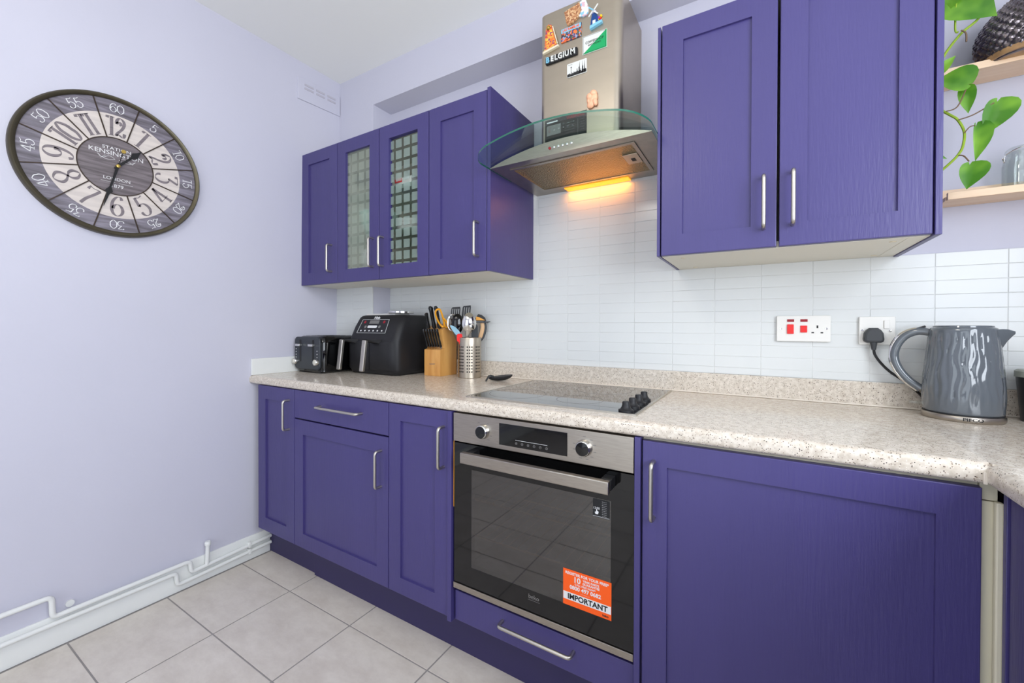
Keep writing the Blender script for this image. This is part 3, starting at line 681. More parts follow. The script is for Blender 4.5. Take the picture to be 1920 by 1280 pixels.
for a in (48, 138, 228, 318):
    cx, cz_ = 1.6035, 2.262; dx, dz = math.cos(R(a)), math.sin(R(a)); nx, nz = -dz, dx
    plate('sail', [(cx+dx*.002+nx*.0012, cz_+dz*.002+nz*.0012), (cx+dx*.002-nx*.0035, cz_+dz*.002-nz*.0035), (cx+dx*.024-nx*.0035, cz_+dz*.024-nz*.0035), (cx+dx*.024+nx*.0012, cz_+dz*.024+nz*.0012)], .002, 'flag_blue' if a in (138,) else 'pebble', mg, w0=.0125)
for x, z, m_ in ((1.621, 2.236, 'purple_dot'), (1.629, 2.240, 'yellow'), (1.626, 2.232, 'red'), (1.618, 2.229, 'yellow')):
    MB().lathe([(.0001, 0), (.004, .001), (.0045, .004), (.003, .007), (.0001, .008)], 10, (x, yM, z), X=Matrix.Rotation(R(90), 4, 'X')).done('tulip', m_, mg)
mg = thing('fridge_magnet', 'green and white sign magnet split by a diagonal', 'magnet', (1.605, yM, 2.16), G)
plate('plate', [(1.560, 2.1255), (1.650, 2.1255), (1.650, 2.1895), (1.560, 2.1895)], .003, 'pebble', mg)
plate('green_half', [(1.5615, 2.1262), (1.6493, 2.1262), (1.6493, 2.1890)], .0006, 'green', mg, w0=.003, bev=0)
text('COFFEESHOP', .0125, FRONT(yM-.0037), 'blackprint', mg, 1.605, 2.163, sx=.9, depth=.0003); text('AMSTERDAM', .009, FRONT(yM-.0037), 'blackprint', mg, 1.605, 2.152, sx=.9, depth=.0003)
t = MB()
for a, b, c_, d in ((1.5635, 1.6465, 2.1285, 2.1291), (1.5635, 1.6465, 2.1860, 2.1866), (1.5635, 1.5641, 2.1285, 2.1866), (1.6459, 1.6465, 2.1285, 2.1866)): t.box(a, b, yM-.0040, yM-.0036, c_, d)
t.done('border_line', 'blackprint', mg)
mg = thing('fridge_magnet', 'raised silver letter magnet spelling BELGIUM', 'magnet', (1.48, yM, 2.145), G)
plate('backing', rrect(1.413, 1.541, 2.135, 2.162, .004), .006, 'blackprint', mg)
for i, chh in enumerate('BELGIUM'):
    text(chh, .0285, FRONT(yM-.006), 'flag_blue' if i == 0 else 'pebble', mg, 1.4235+[0, .0185, .0345, .0510, .0650, .0780, .1010][i], 2.1485, depth=.004, name='letter', bold=.0007, sx=.86)
mg = thing('fridge_magnet', 'black and white city skyline magnet, lowest of the flat magnets', 'magnet', (1.538, yM, 2.088), G)
plate('plate', rrect(1.500, 1.576, 2.0615, 2.1115, .003), .003, 'pebble', mg)
t = MB(); rnd = random.Random(3)
for k in range(30):
    x = 1.5015+k*.00247; hgt = .008+.006*rnd.random()+(.020*rnd.random() if k > 12 and k % 3 == 0 else 0); t.box(x, x+.0022, yM-.0034, yM-.003, 2.063, 2.063+hgt)
t.box(1.516, 1.5175, yM-.0034, yM-.003, 2.063, 2.098); t.box(1.5145, 1.519, yM-.0034, yM-.003, 2.094, 2.097)
for x in (1.549, 1.560, 1.569): t.prism([(x-.002, 2.065), (x+.002, 2.065), (x, 2.107)], .003, .0034, FRONT(yM))
t.done('skyline', 'blackprint', mg); MB().tube([(1.505+.016*k/20, yM-.0032, 2.1055+.0014*math.sin(k*1.9)) for k in range(21)], .0004, 5).done('script_mark', 'greyprint', mg)
# peach figure magnet: lobed lump of resin
t = MB()
for (ex, ez, ey, ax_, az_, ay_, ro) in ((1.5905, 1.965, .012, .013, .014, .012, 0), (1.6035, 1.974, .013, .013, .012, .012, .3), (1.6010, 1.955, .010, .015, .022, .011, .5), (1.6085, 1.945, .012, .009, .016, .010, -.2), (1.5950, 1.940, .010, .013, .017, .010, .9), (1.5885, 1.950, .009, .010, .016, .010, -.3)):
    b2 = bmesh.new(); bmesh.ops.create_uvsphere(b2, u_segments=20, v_segments=14, radius=1)
    for v_ in b2.verts:
        x, y, z = v_.co.x*ax_, v_.co.y*ay_, v_.co.z*az_
        v_.co = (ex+x*math.cos(ro)+z*math.sin(ro), min(yM, yM-ey*.55+y), ez-x*math.sin(ro)+z*math.cos(ro))
    t.merge(b2)
o = t.done('fridge_magnet', 'peach', None, (1.598, yM, 1.955)); tag(o, 'lumpy peach-coloured novelty magnet just above the glass canopy', 'magnet', G)

# ------------------------------------------------------------------ oven
ov = thing('oven', 'built-in black glass oven with a steel control panel', 'oven', (1.54, -.3, .283))
ox0, ox1 = 1.2455, 1.8385
B('control_panel', 'steelh', ov, ox0, ox1, -.610, -.575, .772, .8655, bev=.0015)
OF = FRONT(-.6102)
B('display', 'blackg', ov, 1.4265, 1.6535, -.6112, -.6102, .7865, .8525)
dsp = FRONT(-.6113)
B('display_line', 'print', ov, 1.485, 1.592, -.6117, -.6113, .8075, .8083)
for k, s_ in enumerate(('A', 'o', 'o', '+', '*', 'a')):
    x = 1.488+k*.0203; t = MB()
    t.lathe([(.0030, 0), (.0039, 0), (.0039, .0004), (.0030, .0004)], 14, (x, -.6113, .7985), X=Matrix.Rotation(R(90), 4, 'X'), cap=False); t.done('touch_icon', 'greyprint', ov)
    text(s_, .006, dsp, 'greyprint', ov, x, .7985, depth=.0004)
for x in (1.3665, 1.7040):
    k = MB().lathe([(.0001, 0), (.0235, 0), (.0225, .010), (.0205, .016), (.0185, .0175)], 28, (x, -.610, .8185), X=Matrix.Rotation(R(90), 4, 'X')).done('knob', 'chrome', ov)
    MB().lathe([(.0001, .0170), (.0188, .0170), (.0180, .0190), (.0001, .0195)], 28, (x, -.610, .8185), X=Matrix.Rotation(R(90), 4, 'X')).done('knob_cap', 'blackg', k)
    t = MB()
    for a in ((55, 125, -20, -50) if x < 1.5 else (20, 50, -15, 165, 195, -45, -75, -110, 90)):
        t.box(x+.031*math.cos(R(a))-.004, x+.031*math.cos(R(a))+.004, -.6105, -.6101, .8185+.031*math.sin(R(a))-.0008, .8185+.031*math.sin(R(a))+.0008)
    t.done('dial_marking', 'greyprint', ov)
# door: black glass frame with a smoked window
t = MB(); dz0, dz1, wx0, wx1, wz0, wz1 = .3045, .7665, 1.3165, 1.7775, .3680, .6860
t.box(ox0, ox1, -.6050, -.588, wz1, dz1); t.box(ox0, ox1, -.6050, -.588, dz0, wz0); t.box(ox0, wx0, -.6050, -.588, wz0, wz1); t.box(wx1, ox1, -.6050, -.588, wz0, wz1)
dr = t.done('door', 'blackg', ov)
B('glass_window', 'ovenwin', dr, wx0, wx1, -.6049, -.6040, wz0, wz1)
t = MB(); t.quad((1.25, -.18, .35), (1.83, -.18, .35), (1.83, -.18, .72), (1.25, -.18, .72)); t.quad((1.29, -.18, .36), (1.29, -.587, .36), (1.29, -.587, .70), (1.29, -.18, .70))
t.quad((1.80, -.18, .36), (1.80, -.587, .36), (1.80, -.587, .70), (1.80, -.18, .70)); t.quad((1.29, -.18, .36), (1.80, -.18, .36), (1.80, -.587, .36), (1.29, -.587, .36)); t.quad((1.29, -.18, .70), (1.80, -.18, .70), (1.80, -.587, .70), (1.29, -.587, .70))
t.done('cavity', 'cavity', ov)
for z in (.455, .575):
    rk = MB(); rk.tube([(1.30, -.57, z), (1.79, -.57, z)], .003, 6); rk.tube([(1.30, -.24, z), (1.79, -.24, z)], .003, 6)
    for k in range(16): rk.tube([(1.31+k*.0313, -.57, z), (1.31+k*.0313, -.24, z)], .0014, 5)
    rk.done('wire_rack', 'brass', ov)
B('bottom_trim', 'steelh', ov, ox0, ox1, -.609, -.575, .2835, .3025, bev=.001)
hd = MB().box(1.3125, 1.7885, -.662, -.644, .7225, .7565, bev=.003).done('handle', 'steelh', dr)
for x in (1.322, 1.762): B('handle_bracket', 'black', dr, x, x+.028, -.6435, -.6052, .728, .757, bev=.002)
B('edge_seal', 'orangewood', ov, 1.2418, 1.2436, -.604, -.602, .55, .772)
# stickers
B('guarantee_sticker', 'orange', dr, 1.6405, 1.7800, -.6056, -.6051, .3670, .4680, label='orange guarantee sticker')
B('sticker_band', 'print', dr, 1.6415, 1.7790, -.6060, -.6056, .3830, .4040)
sf = FRONT(-.6057); cxs = 1.7100
text('REGISTER FOR YOUR FREE*', .0105, sf, 'print', dr, cxs, .4580, depth=.0003, bold=.00025, sx=.98); text('10', .022, sf, 'print', dr, 1.682, .4430, depth=.0003, bold=.0005)
text('YEAR PARTS', .0085, sf, 'print', dr, 1.7230, .4475, depth=.0003, bold=.0002); text('GUARANTEE', .0085, sf, 'print', dr, 1.7230, .4395, depth=.0003, bold=.0002)
text('CALL FREE NOW*', .0075, sf, 'print', dr, 1.706, .4310, depth=.0003, bold=.0001); text('0800 497 0682', .0150, sf, 'print', dr, 1.706, .4200, depth=.0003, bold=.0004); text('- ---------- ----', .005, sf, 'print', dr, 1.706, .4100, depth=.0003)
text('IMPORTANT', .0205, FRONT(-.6061), 'blackprint', dr, 1.7120, .3930, depth=.0003, bold=.0006); text('beko', .0085, sf, 'blackprint', dr, 1.7640, .3745, depth=.0003, bold=.0002)
B('clock_sticker', 'blackprint', dr, 1.7275, 1.7745, -.6056, -.6051, .6360, .6840, label='small black clock-setting sticker')
text('12:00', .0085, sf, 'print', dr, 1.7375, .6590, depth=.0003); 
for k in range(9): text('--- -- ---', .0052, sf, 'print', dr, 1.7595, .6795-k*.0048, depth=.0003, sx=.8)
MB().prism([(1.735, .643), (1.742, .643), (1.744, .650), (1.740, .652), (1.739, .656), (1.737, .656), (1.737, .650), (1.733, .648)], 0, .0003, sf).done('hand_icon', 'print', dr)
B('sticker_rule', 'print', dr, 1.7280, 1.7740, -.6060, -.6056, .6372, .6378)
text('beko', .018, FRONT(-.6051), 'greyprint', dr, 1.546, .3490, depth=.0003); B('logo_rule', 'greyprint', dr, 1.527, 1.566, -.6055, -.6051, .3385, .3393)

# ------------------------------------------------------------------ hob
hb = thing('ceramic_hob', 'black ceramic hob with a thin metal rim and four side knobs', 'hob', (1.54, -.29, .908))
hx0, hx1, hy0, hy1 = 1.2500, 1.8290, -.550, -.040
t = MB(); t.box(hx0, hx1, hy0, hy0+.007, .908, .9125); t.box(hx0, hx1, hy1-.007, hy1, .908, .9125); t.box(hx0, hx0+.007, hy0+.007, hy1-.007, .908, .9125); t.box(hx1-.007, hx1, hy0+.007, hy1-.007, .908, .9125)
t.done('rim', 'handle', hb)
B('glass_plate', 'hobglass', hb, hx0+.007, hx1-.007, hy0+.007, hy1-.007, .908, .9120)
for x, y, r_ in ((1.375, -.41, .10), (1.375, -.17, .075), (1.61, -.41, .075), (1.61, -.17, .10)):
    MB().lathe([(r_, 0), (r_+.0012, 0), (r_+.0012, .0002), (r_, .0002)], 48, (x, y, .9120), cap=False).done('ring_marking', 'greyprint', hb)
for k in range(4):
    MB().lathe([(.0001, 0), (.021, 0), (.021, .005), (.0165, .007), (.0125, .013), (.0105, .019), (.0105, .026), (.0085, .0285), (.0001, .029)], 24, (1.7925, -.520+k*.069, .9121)).done('knob', 'blackm', hb)

# ------------------------------------------------------------------ sockets
def screw(parent, x, z, y): MB().lathe([(.0001, 0), (.0038, 0), (.0034, .0012), (.0001, .0014)], 12, (x, y, z), X=Matrix.Rotation(R(90), 4, 'X')).done('screw', 'chrome', parent)
s = thing('cooker_switch', 'white double plate with two red rocker switches and one socket', 'socket', (2.234, -.012, 1.145))
MB().prism(rrect(2.1610, 2.3070, 1.1035, 1.1885, .003), 0, .012, FRONT(-.0065), bev=.0015).done('plate', 'white', s)
yp = -.0186
MB().prism(rrect(2.190, 2.2085, 1.1285, 1.160, .0015), 0, .005, FRONT(yp), bev=.001).done('rocker', 'red', s, label='tall red rocker'); MB().prism(rrect(2.2265, 2.2450, 1.1335, 1.1560, .0015), 0, .004, FRONT(yp), bev=.001).done('rocker', 'red', s, label='short red rocker')
for x in (2.190, 2.2265): B('neon_lens', 'darkred', s, x, x+.0195, yp-.0012, yp, 1.1685, 1.1770)
B('earth_pin_hole', 'blackprint', s, 2.2700, 2.2745, yp-.0004, yp, 1.1475, 1.1565); B('pin_hole', 'blackprint', s, 2.2565, 2.2635, yp-.0004, yp, 1.1310, 1.1350); B('pin_hole', 'blackprint', s, 2.2805, 2.2875, yp-.0004, yp, 1.1310, 1.1350)
screw(s, 2.1725, 1.1455, yp); screw(s, 2.2955, 1.1455, yp)
s = thing('wall_socket', 'white single switched socket behind the kettle', 'socket', (2.42, -.012, 1.14))
MB().prism(rrect(2.3775, 2.4630, 1.0975, 1.1835, .003), 0, .010, FRONT(-.0065), bev=.002).done('plate', 'white', s)
MB().prism(rrect(2.4360, 2.4490, 1.1470, 1.1720, .001), 0, .004, FRONT(-.0166), bev=.0008).done('rocker', 'white', s); screw(s, 2.4505, 1.1400, -.0166); screw(s, 2.3855, 1.1410, -.0166)
pg = thing('power_plug', 'dark grey plug with its cable running behind the kettle', 'plug', (2.41, -.03, 1.13))
MB().prism([(2.386, 1.1150), (2.3875, 1.1080), (2.394, 1.1040), (2.426, 1.1040), (2.4325, 1.1080), (2.434, 1.1150), (2.432, 1.1330), (2.427, 1.1420), (2.419, 1.1490), (2.401, 1.1490), (2.393, 1.1420), (2.388, 1.1330)], 0, .025, FRONT(-.0168), bev=.006).done('body', 'darkgrey', pg)
MB().tube([(2.410, -.030, 1.105), (2.4105, -.030, 1.082)], [.009, .0055], 10).done('strain_relief', 'darkgrey', pg)
MB().tube(catmull([(2.4105, -.030, 1.084), (2.413, -.031, 1.068), (2.425, -.034, 1.045), (2.447, -.037, 1.018), (2.478, -.040, .992), (2.51, -.036, .960), (2.545, -.028, .922), (2.60, -.026, .9125)], 6), .0036, 8).done('cable', 'cord', pg)

# ------------------------------------------------------------------ kettle
KC = Vector((2.577, -.112, .908)); kt = thing('kettle', 'glossy grey rippled kettle with a loop handle on a steel base', 'kettle', tuple(KC))
kx = Vector((math.cos(R(-17)), math.sin(R(-17)), 0)); ky = Vector((-kx.y, kx.x, 0))      # spout direction, and away
MB().lathe([(.0001, .0005), (.0765, .0005), (.0785, .003), (.0785, .013), (.0765, .0155), (.0001, .0155)], 56, tuple(KC)).done('base', 'steelh', kt)
MB().lathe([(.0001, .0156), (.0760, .0156), (.0760, .0190), (.0001, .0190)], 48, tuple(KC)).done('seam', 'blackprint', kt)
prof = [(.0745, .019), (.0762, .024), (.0768, .04), (.0765, .07), (.0745, .11), (.0715, .15), (.0680, .19), (.0655, .22), (.0645, .234), (.0625, .2405), (.0585, .243)]
t = MB(); seg = 120; rings = []
P2 = catmull([(r, z, 0) for r, z in prof], 6)
for q in P2:
    ring = []
    for k in range(seg):
        a = 2*math.pi*k/seg; z = q[1]
        fade = min(1, max(0, (z-.03)/.03))*min(1, max(0, (.238-z)/.02))
        ph = 14*a+.55*math.sin(z*58+2.2*math.sin(4*a))+.25*math.sin(z*95+7*a)
        rip = .0013*fade*(abs(math.sin(ph/1.0))**.7*2-1)
        r_ = q[0]+rip; ring.append(KC+Vector((r_*math.cos(a), r_*math.sin(a), z)))
    rings.append(ring)
t.loft(rings); t.done('body', 'kettle', kt)
MB().lathe([(.0001, .2425), (.0575, .2425), (.0565, .2470), (.050, .2490), (.0001, .2495)], 40, tuple(KC)).done('lid', 'kettle', kt)
# spout: tapered wedge
sp = []
for s_, w_, z0_, z1_ in ((.050, .028, .160, .236), (.060, .024, .172, .238), (.069, .018, .190, .2390), (.077, .012, .208, .2385), (.086, .006, .222, .2350), (.090, .003, .2270, .2330)):
    c_ = KC+kx*s_; zm = (z0_+z1_)/2
    sp.append([c_+ky*w_+Vector((0, 0, z1_)), c_+ky*w_*.75+Vector((0, 0, zm)), c_+Vector((0, 0, z0_)), c_-ky*w_*.75+Vector((0, 0, zm)), c_-ky*w_+Vector((0, 0, z1_))])
MB().loft(sp).done('spout', 'kettle', kt)
hp = catmull([KC-kx*.058+Vector((0, 0, .228)), KC-kx*.085+Vector((0, 0, .232)), KC-kx*.112+Vector((0, 0, .218)), KC-kx*.130+Vector((0, 0, .188)), KC-kx*.134+Vector((0, 0, .155)), KC-kx*.124+Vector((0, 0, .122)), KC-kx*.104+Vector((0, 0, .093)), KC-kx*.078+Vector((0, 0, .070))], 6)
MB().tube(hp, .0105, 14, flat=.8, upv=(-kx.x, 0, .2)).done('handle', 'kettle', kt)
MB().tube([p-kx*.0075+Vector((0, 0, .006 if p.z > 1.08 else -.004)) for p in hp[5:]], .0052, 8).done('handle_trim', 'chrome', kt)
MB().tube([KC-kx*.070+Vector((0, 0, .246)), KC-kx*.105+Vector((0, 0, .232))], .003, 8).done('lid_switch', 'darkgrey', kt)
B('power_lever', 'clear', kt, KC.x-.098, KC.x-.072, KC.y+.020, KC.y+.030, .936, .943, bev=.001)
def KF(u, v, w):   # text wrapped on the base ring
    a = R(-100)+u/.0785; return tuple(KC+Vector(((.0786+w)*math.cos(a), (.0786+w)*math.sin(a), v)))
text('PIFCO', .011, KF, 'blackprint', kt, .012, .0085, bold=.0002, sx=1.25)

# ------------------------------------------------------------------ mug at the right edge
MC = (2.728, -.075, .908); mg_ = thing('travel_mug', 'dark grey cup with a pale lid at the right edge beside the kettle', 'cup', MC)
MB().lathe([(.0001, 0), (.030, 0), (.031, .004), (.040, .115), (.0001, .115)], 32, MC).done('body', 'mug', mg_)
MB().lathe([(.0001, .1152), (.0425, .1152), (.0425, .130), (.038, .134), (.0001, .134)], 32, MC).done('lid', 'lidgrey', mg_)

# ------------------------------------------------------------------ toaster
TX0, TX1, TY0, TY1 = -.012, .218, -.392, -.165
ts = thing('toaster', 'black four-slice toaster in the left corner of the worktop', 'toaster', ((TX0+TX1)/2, (TY0+TY1)/2, .908))
def rr_ring(x0, x1, y0, y1, r, z): return [(x, y, z) for x, y in rrect(x0, x1, y0, y1, r, 5)]
t = MB(); t.loft([rr_ring(TX0+i, TX1-i, TY0+i, TY1-i, .030, .9105+z) for i, z in ((.010, 0), (.002, .006), (.002, .020), (0, .030), (0, .150), (.003, .170), (.010, .182), (.020, .188))])
t.done('body', 'blackg', ts)
t = MB(); t.prism(rrect(TX0+.008, TX1-.008, .926, 1.094, .022), 0, .010, FRONT(TY0+.002), bev=.004); t.done('front_panel', 'slate', ts)
B('foot', 'blackm', ts, TX0+.02, TX1-.02, TY0+.01, TY1-.02, .9081, .9125, bev=.001)
for k, x in enumerate((.048, .158)):
    MB().prism(rrect(x-.008, x+.008, .965, 1.080, .007), .0100, .0106, FRONT(TY0+.002)).done('lever_slot', 'blackprint', ts)
    MB().box(x-.020, x+.018, TY0-.026, TY0-.0085, 1.046, 1.058, bev=.002).done('lever', 'chrome', ts)
    kx_ = (.010, .190)[k]
    MB().lathe([(.0001, 0), (.0165, 0), (.0160, .012), (.0140, .015), (.0001, .0155)], 20, (kx_, TY0-.0082, .966), X=Matrix.Rotation(R(90), 4, 'X')).done('browning_knob', 'chrome', ts)
    B('knob_grip', 'handle', ts, kx_-.002, kx_+.002, TY0-.0265, TY0-.0237, .952, .980)
    for j in range(4 if k == 0 else 3):
        MB().lathe([(.0001, 0), (.0030, 0), (.0001, .0008)], 10, ((.010, .190)[k], TY0-.008, 1.030-j*.0145 if k == 0 else 1.022-j*.016), X=Matrix.Rotation(R(90), 4, 'X')).done('indicator', 'print', ts)
for x in (.035, .085, .135, .185): B('bread_slot', 'blackprint', ts, x-.013, x+.013, TY0+.04, TY1-.035, 1.0982, 1.0992)

# ------------------------------------------------------------------ air fryer
fr_ = thing('air_fryer', 'large black twin-drawer air fryer with steel handles', 'air fryer', (.44, -.15, .908))
def plan(fy, z, ins=0, r=.030):
    pts = [(.258+ins, fy), (.618-ins, fy), (.618-ins, -.040), (.300+ins, -.040), (.300+ins, -.115)]
    P3 = []
    def rc(p, a, b, rad, n=5):
        p, a, b = Vector(p), Vector(a), Vector(b); A = p+(a-p).normalized()*rad; Bq = p+(b-p).normalized()*rad
        return [tuple(A*(1-i/n)**2+p*2*(i/n)*(1-i/n)+Bq*(i/n)**2) for i in range(n+1)]
    L_ = [(x, y) for x, y in pts]
    for i, p in enumerate(L_): P3 += rc(p+(0,), L_[i-1]+(0,), L_[(i+1) % len(L_)]+(0,), (r*1.3 if i < 2 else (.03 if i < 4 else .01)))
    return [(x, y, z) for x, y, _ in P3]
t = MB(); t.loft([plan(-.262, .9125, .012), plan(-.268, .925, .004), plan(-.270, .940), plan(-.272, 1.070), plan(-.268, 1.090), plan(-.242, 1.150, .004), plan(-.215, 1.195, .008), plan(-.205, 1.205, .016), plan(-.20, 1.208, .03)])
t.done('body', 'blackm', fr_)
B('foot', 'black', fr_, .29, .60, -.235, -.06, .9081, .914)
# fronts of the two drawers
for x0_, x1_ in ((.262, .432), (.436, .606)):
    d_ = MB(); n_ = 12; rg = []
    for z, dy in ((.932, .004), (.938, 0), (1.068, 0), (1.074, .004)):
        row = []
        for i in range(n_+1):
            u_ = i/n_; x = x0_+(x1_-x0_)*u_
            e = 0
            if x0_ < .3: e = max(0, .30-x)/.04
            else: e = max(0, x-.568)/.04
            y = -.2785+dy+.018*e*e
            row.append((x, y, z))
        back = [(x, y+.02, z) for x, y, z in reversed(row)]
        rg.append(row+back)
    d_.loft(rg); dd = d_.done('drawer', 'blackm', fr_)
    xh = x0_+.020
    MB().prism(rrect(xh-.013, xh+.013, .930, 1.082, .004), 0, .014, lambda u, v, w: (u, -.316-w-(1.08-v)*.12, v), bev=.003).done('handle', 'handle', dd)
    MB().loft([[(xh-.012, -.3105, 1.084), (xh+.012, -.3105, 1.084), (xh+.012, -.3105, 1.066), (xh-.012, -.3105, 1.066)], [(xh-.012, -.335, 1.083), (xh+.012, -.335, 1.083), (xh+.012, -.327, 1.070), (xh-.012, -.327, 1.070)]] if False else [[(xh-.012, -.322, 1.086), (xh+.012, -.322, 1.086), (xh+.012, -.316, 1.074), (xh-.012, -.316, 1.074)], [(xh+.004, -.272, 1.084), (xh+.062, -.272, 1.084), (xh+.058, -.272, 1.062), (xh+.004, -.272, 1.062)]]).done('handle_bracket', 'black', dd)
def FP(u, v, w):   # tilted control fascia
    z = 1.108+v*.90; y = -.2635+(z-1.10)*.50; return (u, y-w*.9-.0035, z+w*.45)
MB().prism([(.318, .008), (.528, .008), (.522, .084), (.326, .084)], 0, .0012, FP).done('control_fascia', 'blackg', fr_)
t = MB()
outl = [(.318, .008), (.528, .008), (.522, .084), (.326, .084)]
for a, b in zip(outl, outl[1:]+outl[:1]): t.tube([FP(a[0], a[1], .0015), FP(b[0], b[1], .0015)], .0009, 5)
t.done('fascia_outline', 'print', fr_)
MB().prism([(.385, .060), (.455, .060), (.455, .079), (.385, .079)], .0012, .0018, FP).done('display', 'greyprint', fr_); MB().prism(rrect(.383, .452, .036, .050, .006), .0012, .0022, FP).done('dial_bar', 'print', fr_)
for u_, v_ in ((.350, .070), (.492, .070)): MB().prism([(u_+.008*math.cos(R(a)), v_+.008*math.sin(R(a))) for a in range(0, 360, 30)], .0012, .0018, FP).done('touch_button', 'darkred', fr_)
for u_, v_ in ((.366, .043), (.470, .043)): MB().prism([(u_+.008*math.cos(R(a)), v_+.008*math.sin(R(a))) for a in range(0, 360, 30)], .0012, .0016, FP).done('touch_button', 'greyprint', fr_)
for k in range(6): MB().prism(rrect(.338+k*.031, .348+k*.031, .017, .024, .002), .0012, .0016, FP).done('mode_icon', 'print', fr_)
text('Ninja', .0185, (lambda u, v, w: FP(u, v, w+.001)), 'print', fr_, .428, .0945, bold=.0006, shear=.15, sx=1.1)
# things lying on the fryer
o = MB().prism(rrect(.283, .50, -.175, -.062, .012), 1.2083, 1.2165, lambda u, v, w: (u, v, w), bev=.002).done('baking_tray', 'white', None, (.39, -.13, 1.208)); tag(o, 'thin white tray lying on top of the air fryer', 'tray')
o = MB().lathe([(.0001, 0), (.064, 0), (.066, .002), (.066, .010), (.062, .011), (.060, .003), (.0001, .003)], 40, (.50, -.128, 1.2168)).done('pan_lid', 'chrome', None, (.50, -.13, 1.217)); tag(o, 'round steel pan lid on top of the air fryer', 'lid')

# ------------------------------------------------------------------ knife block and knives
kb = thing('knife_block', 'bamboo knife block between the air fryer and the utensil pot', 'knife block', (.74, -.09, .908))
KFN = lambda u, v, w: (w, u, v)
t = MB(); t.prism([(-.152, .9085), (-.152, 1.0360), (-.120, 1.044), (-.1365, 1.133), (-.085, 1.163), (-.028, 1.074), (-.028, .9085)], .6875, .790, KFN, bev=.0015)
blk = t.done('block', 'bamboo', kb)
MB().tube([(.720+.036*k/24, -.1523, .965+.0028*math.sin(k*1.9)+.002*k/24) for k in range(25)], .0007, 5).done('burnt_mark', 'clocknum', kb)
def knife(base, tip, w, label, group, r=.0075):
    base, tip = Vector(base), Vector(tip); d = (tip-base); o_ = thing('knife', label, 'knife', tuple(base), group)
    side = Vector((1, 0, 0)); P4 = [base+d*t_ for t_ in (0, .12, .3, .55, .8, .93, 1)]
    hh = MB(); hh.tube(P4, [w*.95, w*1.0, w*.82, w*.86, w*.95, w*1.15, w*.7], 10, flat=.62, upv=(1, 0, 0)); hh.done('handle', 'black', o_)
    for q in (.15, .5, .86):
        c_ = base+d*q; n_ = d.cross(side).normalized()
        MB().lathe([(.0001, 0), (.0017, 0), (.0001, .0006)], 8, tuple(c_+side*w*.62), X=Matrix.Rotation(R(90), 4, 'Y')).done('rivet', 'chrome', o_)
    bl = MB(); dn = d.normalized(); fwd = Vector((0, -1, -.3)).normalized(); A = base-dn*.010
    bl.prism([(0, 0), (1, 0), (1, 1), (0, 1)], -.0007, .0007, lambda u, v, w_: tuple(A+dn*(.014*v)+dn.cross(Vector((1, 0, 0)))*(u-.5)*.012+Vector((w_, 0, 0)))); bl.done('blade', 'chrome', o_)
    return o_
nm = ('nearest the fryer', 'second from the fryer', 'third from the fryer', 'fourth from the fryer', 'fifth from the fryer', 'nearest the utensil pot')
for i in range(6):
    x = .697+i*.0168; knife((x, -.1375, 1.050), (x, -.168, 1.138), .0078, 'small steak knife in the lower row, '+nm[i], 'steak knives in the block')
for i, (x, hgt, l) in enumerate(((.699, .078, 'short black-handled knife at the fryer end of the upper row'), (.720, .108, 'tall black-handled knife second in the upper row'), (.738, .108, 'tall black-handled knife third in the upper row'), (.755, .108, 'tall black-handled knife fourth in the upper row'), (.771, .105, 'tall black-handled knife behind the yellow scissors'))):
    y0 = -.132; z0 = 1.141; dirv = Vector((0, -.28, 1)).normalized()
    b_ = Vector((x, y0+.012*(i % 2), z0+.004*(i % 2))); knife(b_, b_+dirv*hgt, .0105, l, 'large knives in the block')
sc_ = thing('scissors', 'yellow-handled kitchen scissors standing in the knife block', 'scissors', (.778, -.10, 1.155))
ring1 = catmull([(.779, -.132, 1.152), (.774, -.150, 1.175), (.776, -.170, 1.205), (.785, -.178, 1.225), (.796, -.165, 1.232), (.800, -.150, 1.205), (.797, -.135, 1.170), (.790, -.126, 1.150)], 6, True)
MB().tube(ring1+[ring1[0]], .0046, 8, cap=False).done('handle', 'orangewood', sc_)
ring2 = catmull([(.800, -.128, 1.150), (.803, -.140, 1.175), (.808, -.150, 1.188), (.813, -.140, 1.178), (.812, -.122, 1.155), (.806, -.116, 1.146)], 6, True)
MB().tube(ring2+[ring2[0]], .0042, 8, cap=False).done('handle', 'orangewood', sc_)
MB().prism([(-.118, 1.138), (-.108, 1.130), (-.126, 1.158), (-.134, 1.156)], .7835, .7865, KFN).done('blade', 'chrome', sc_)

# ------------------------------------------------------------------ utensil pot and utensils
PC = Vector((.921, -.092, .908)); pr0, ph_ = .0555, .190
pt = thing('utensil_pot', 'perforated stainless steel pot full of cooking utensils', 'pot', tuple(PC))
t = MB(); segn, rowsn = 96, 60
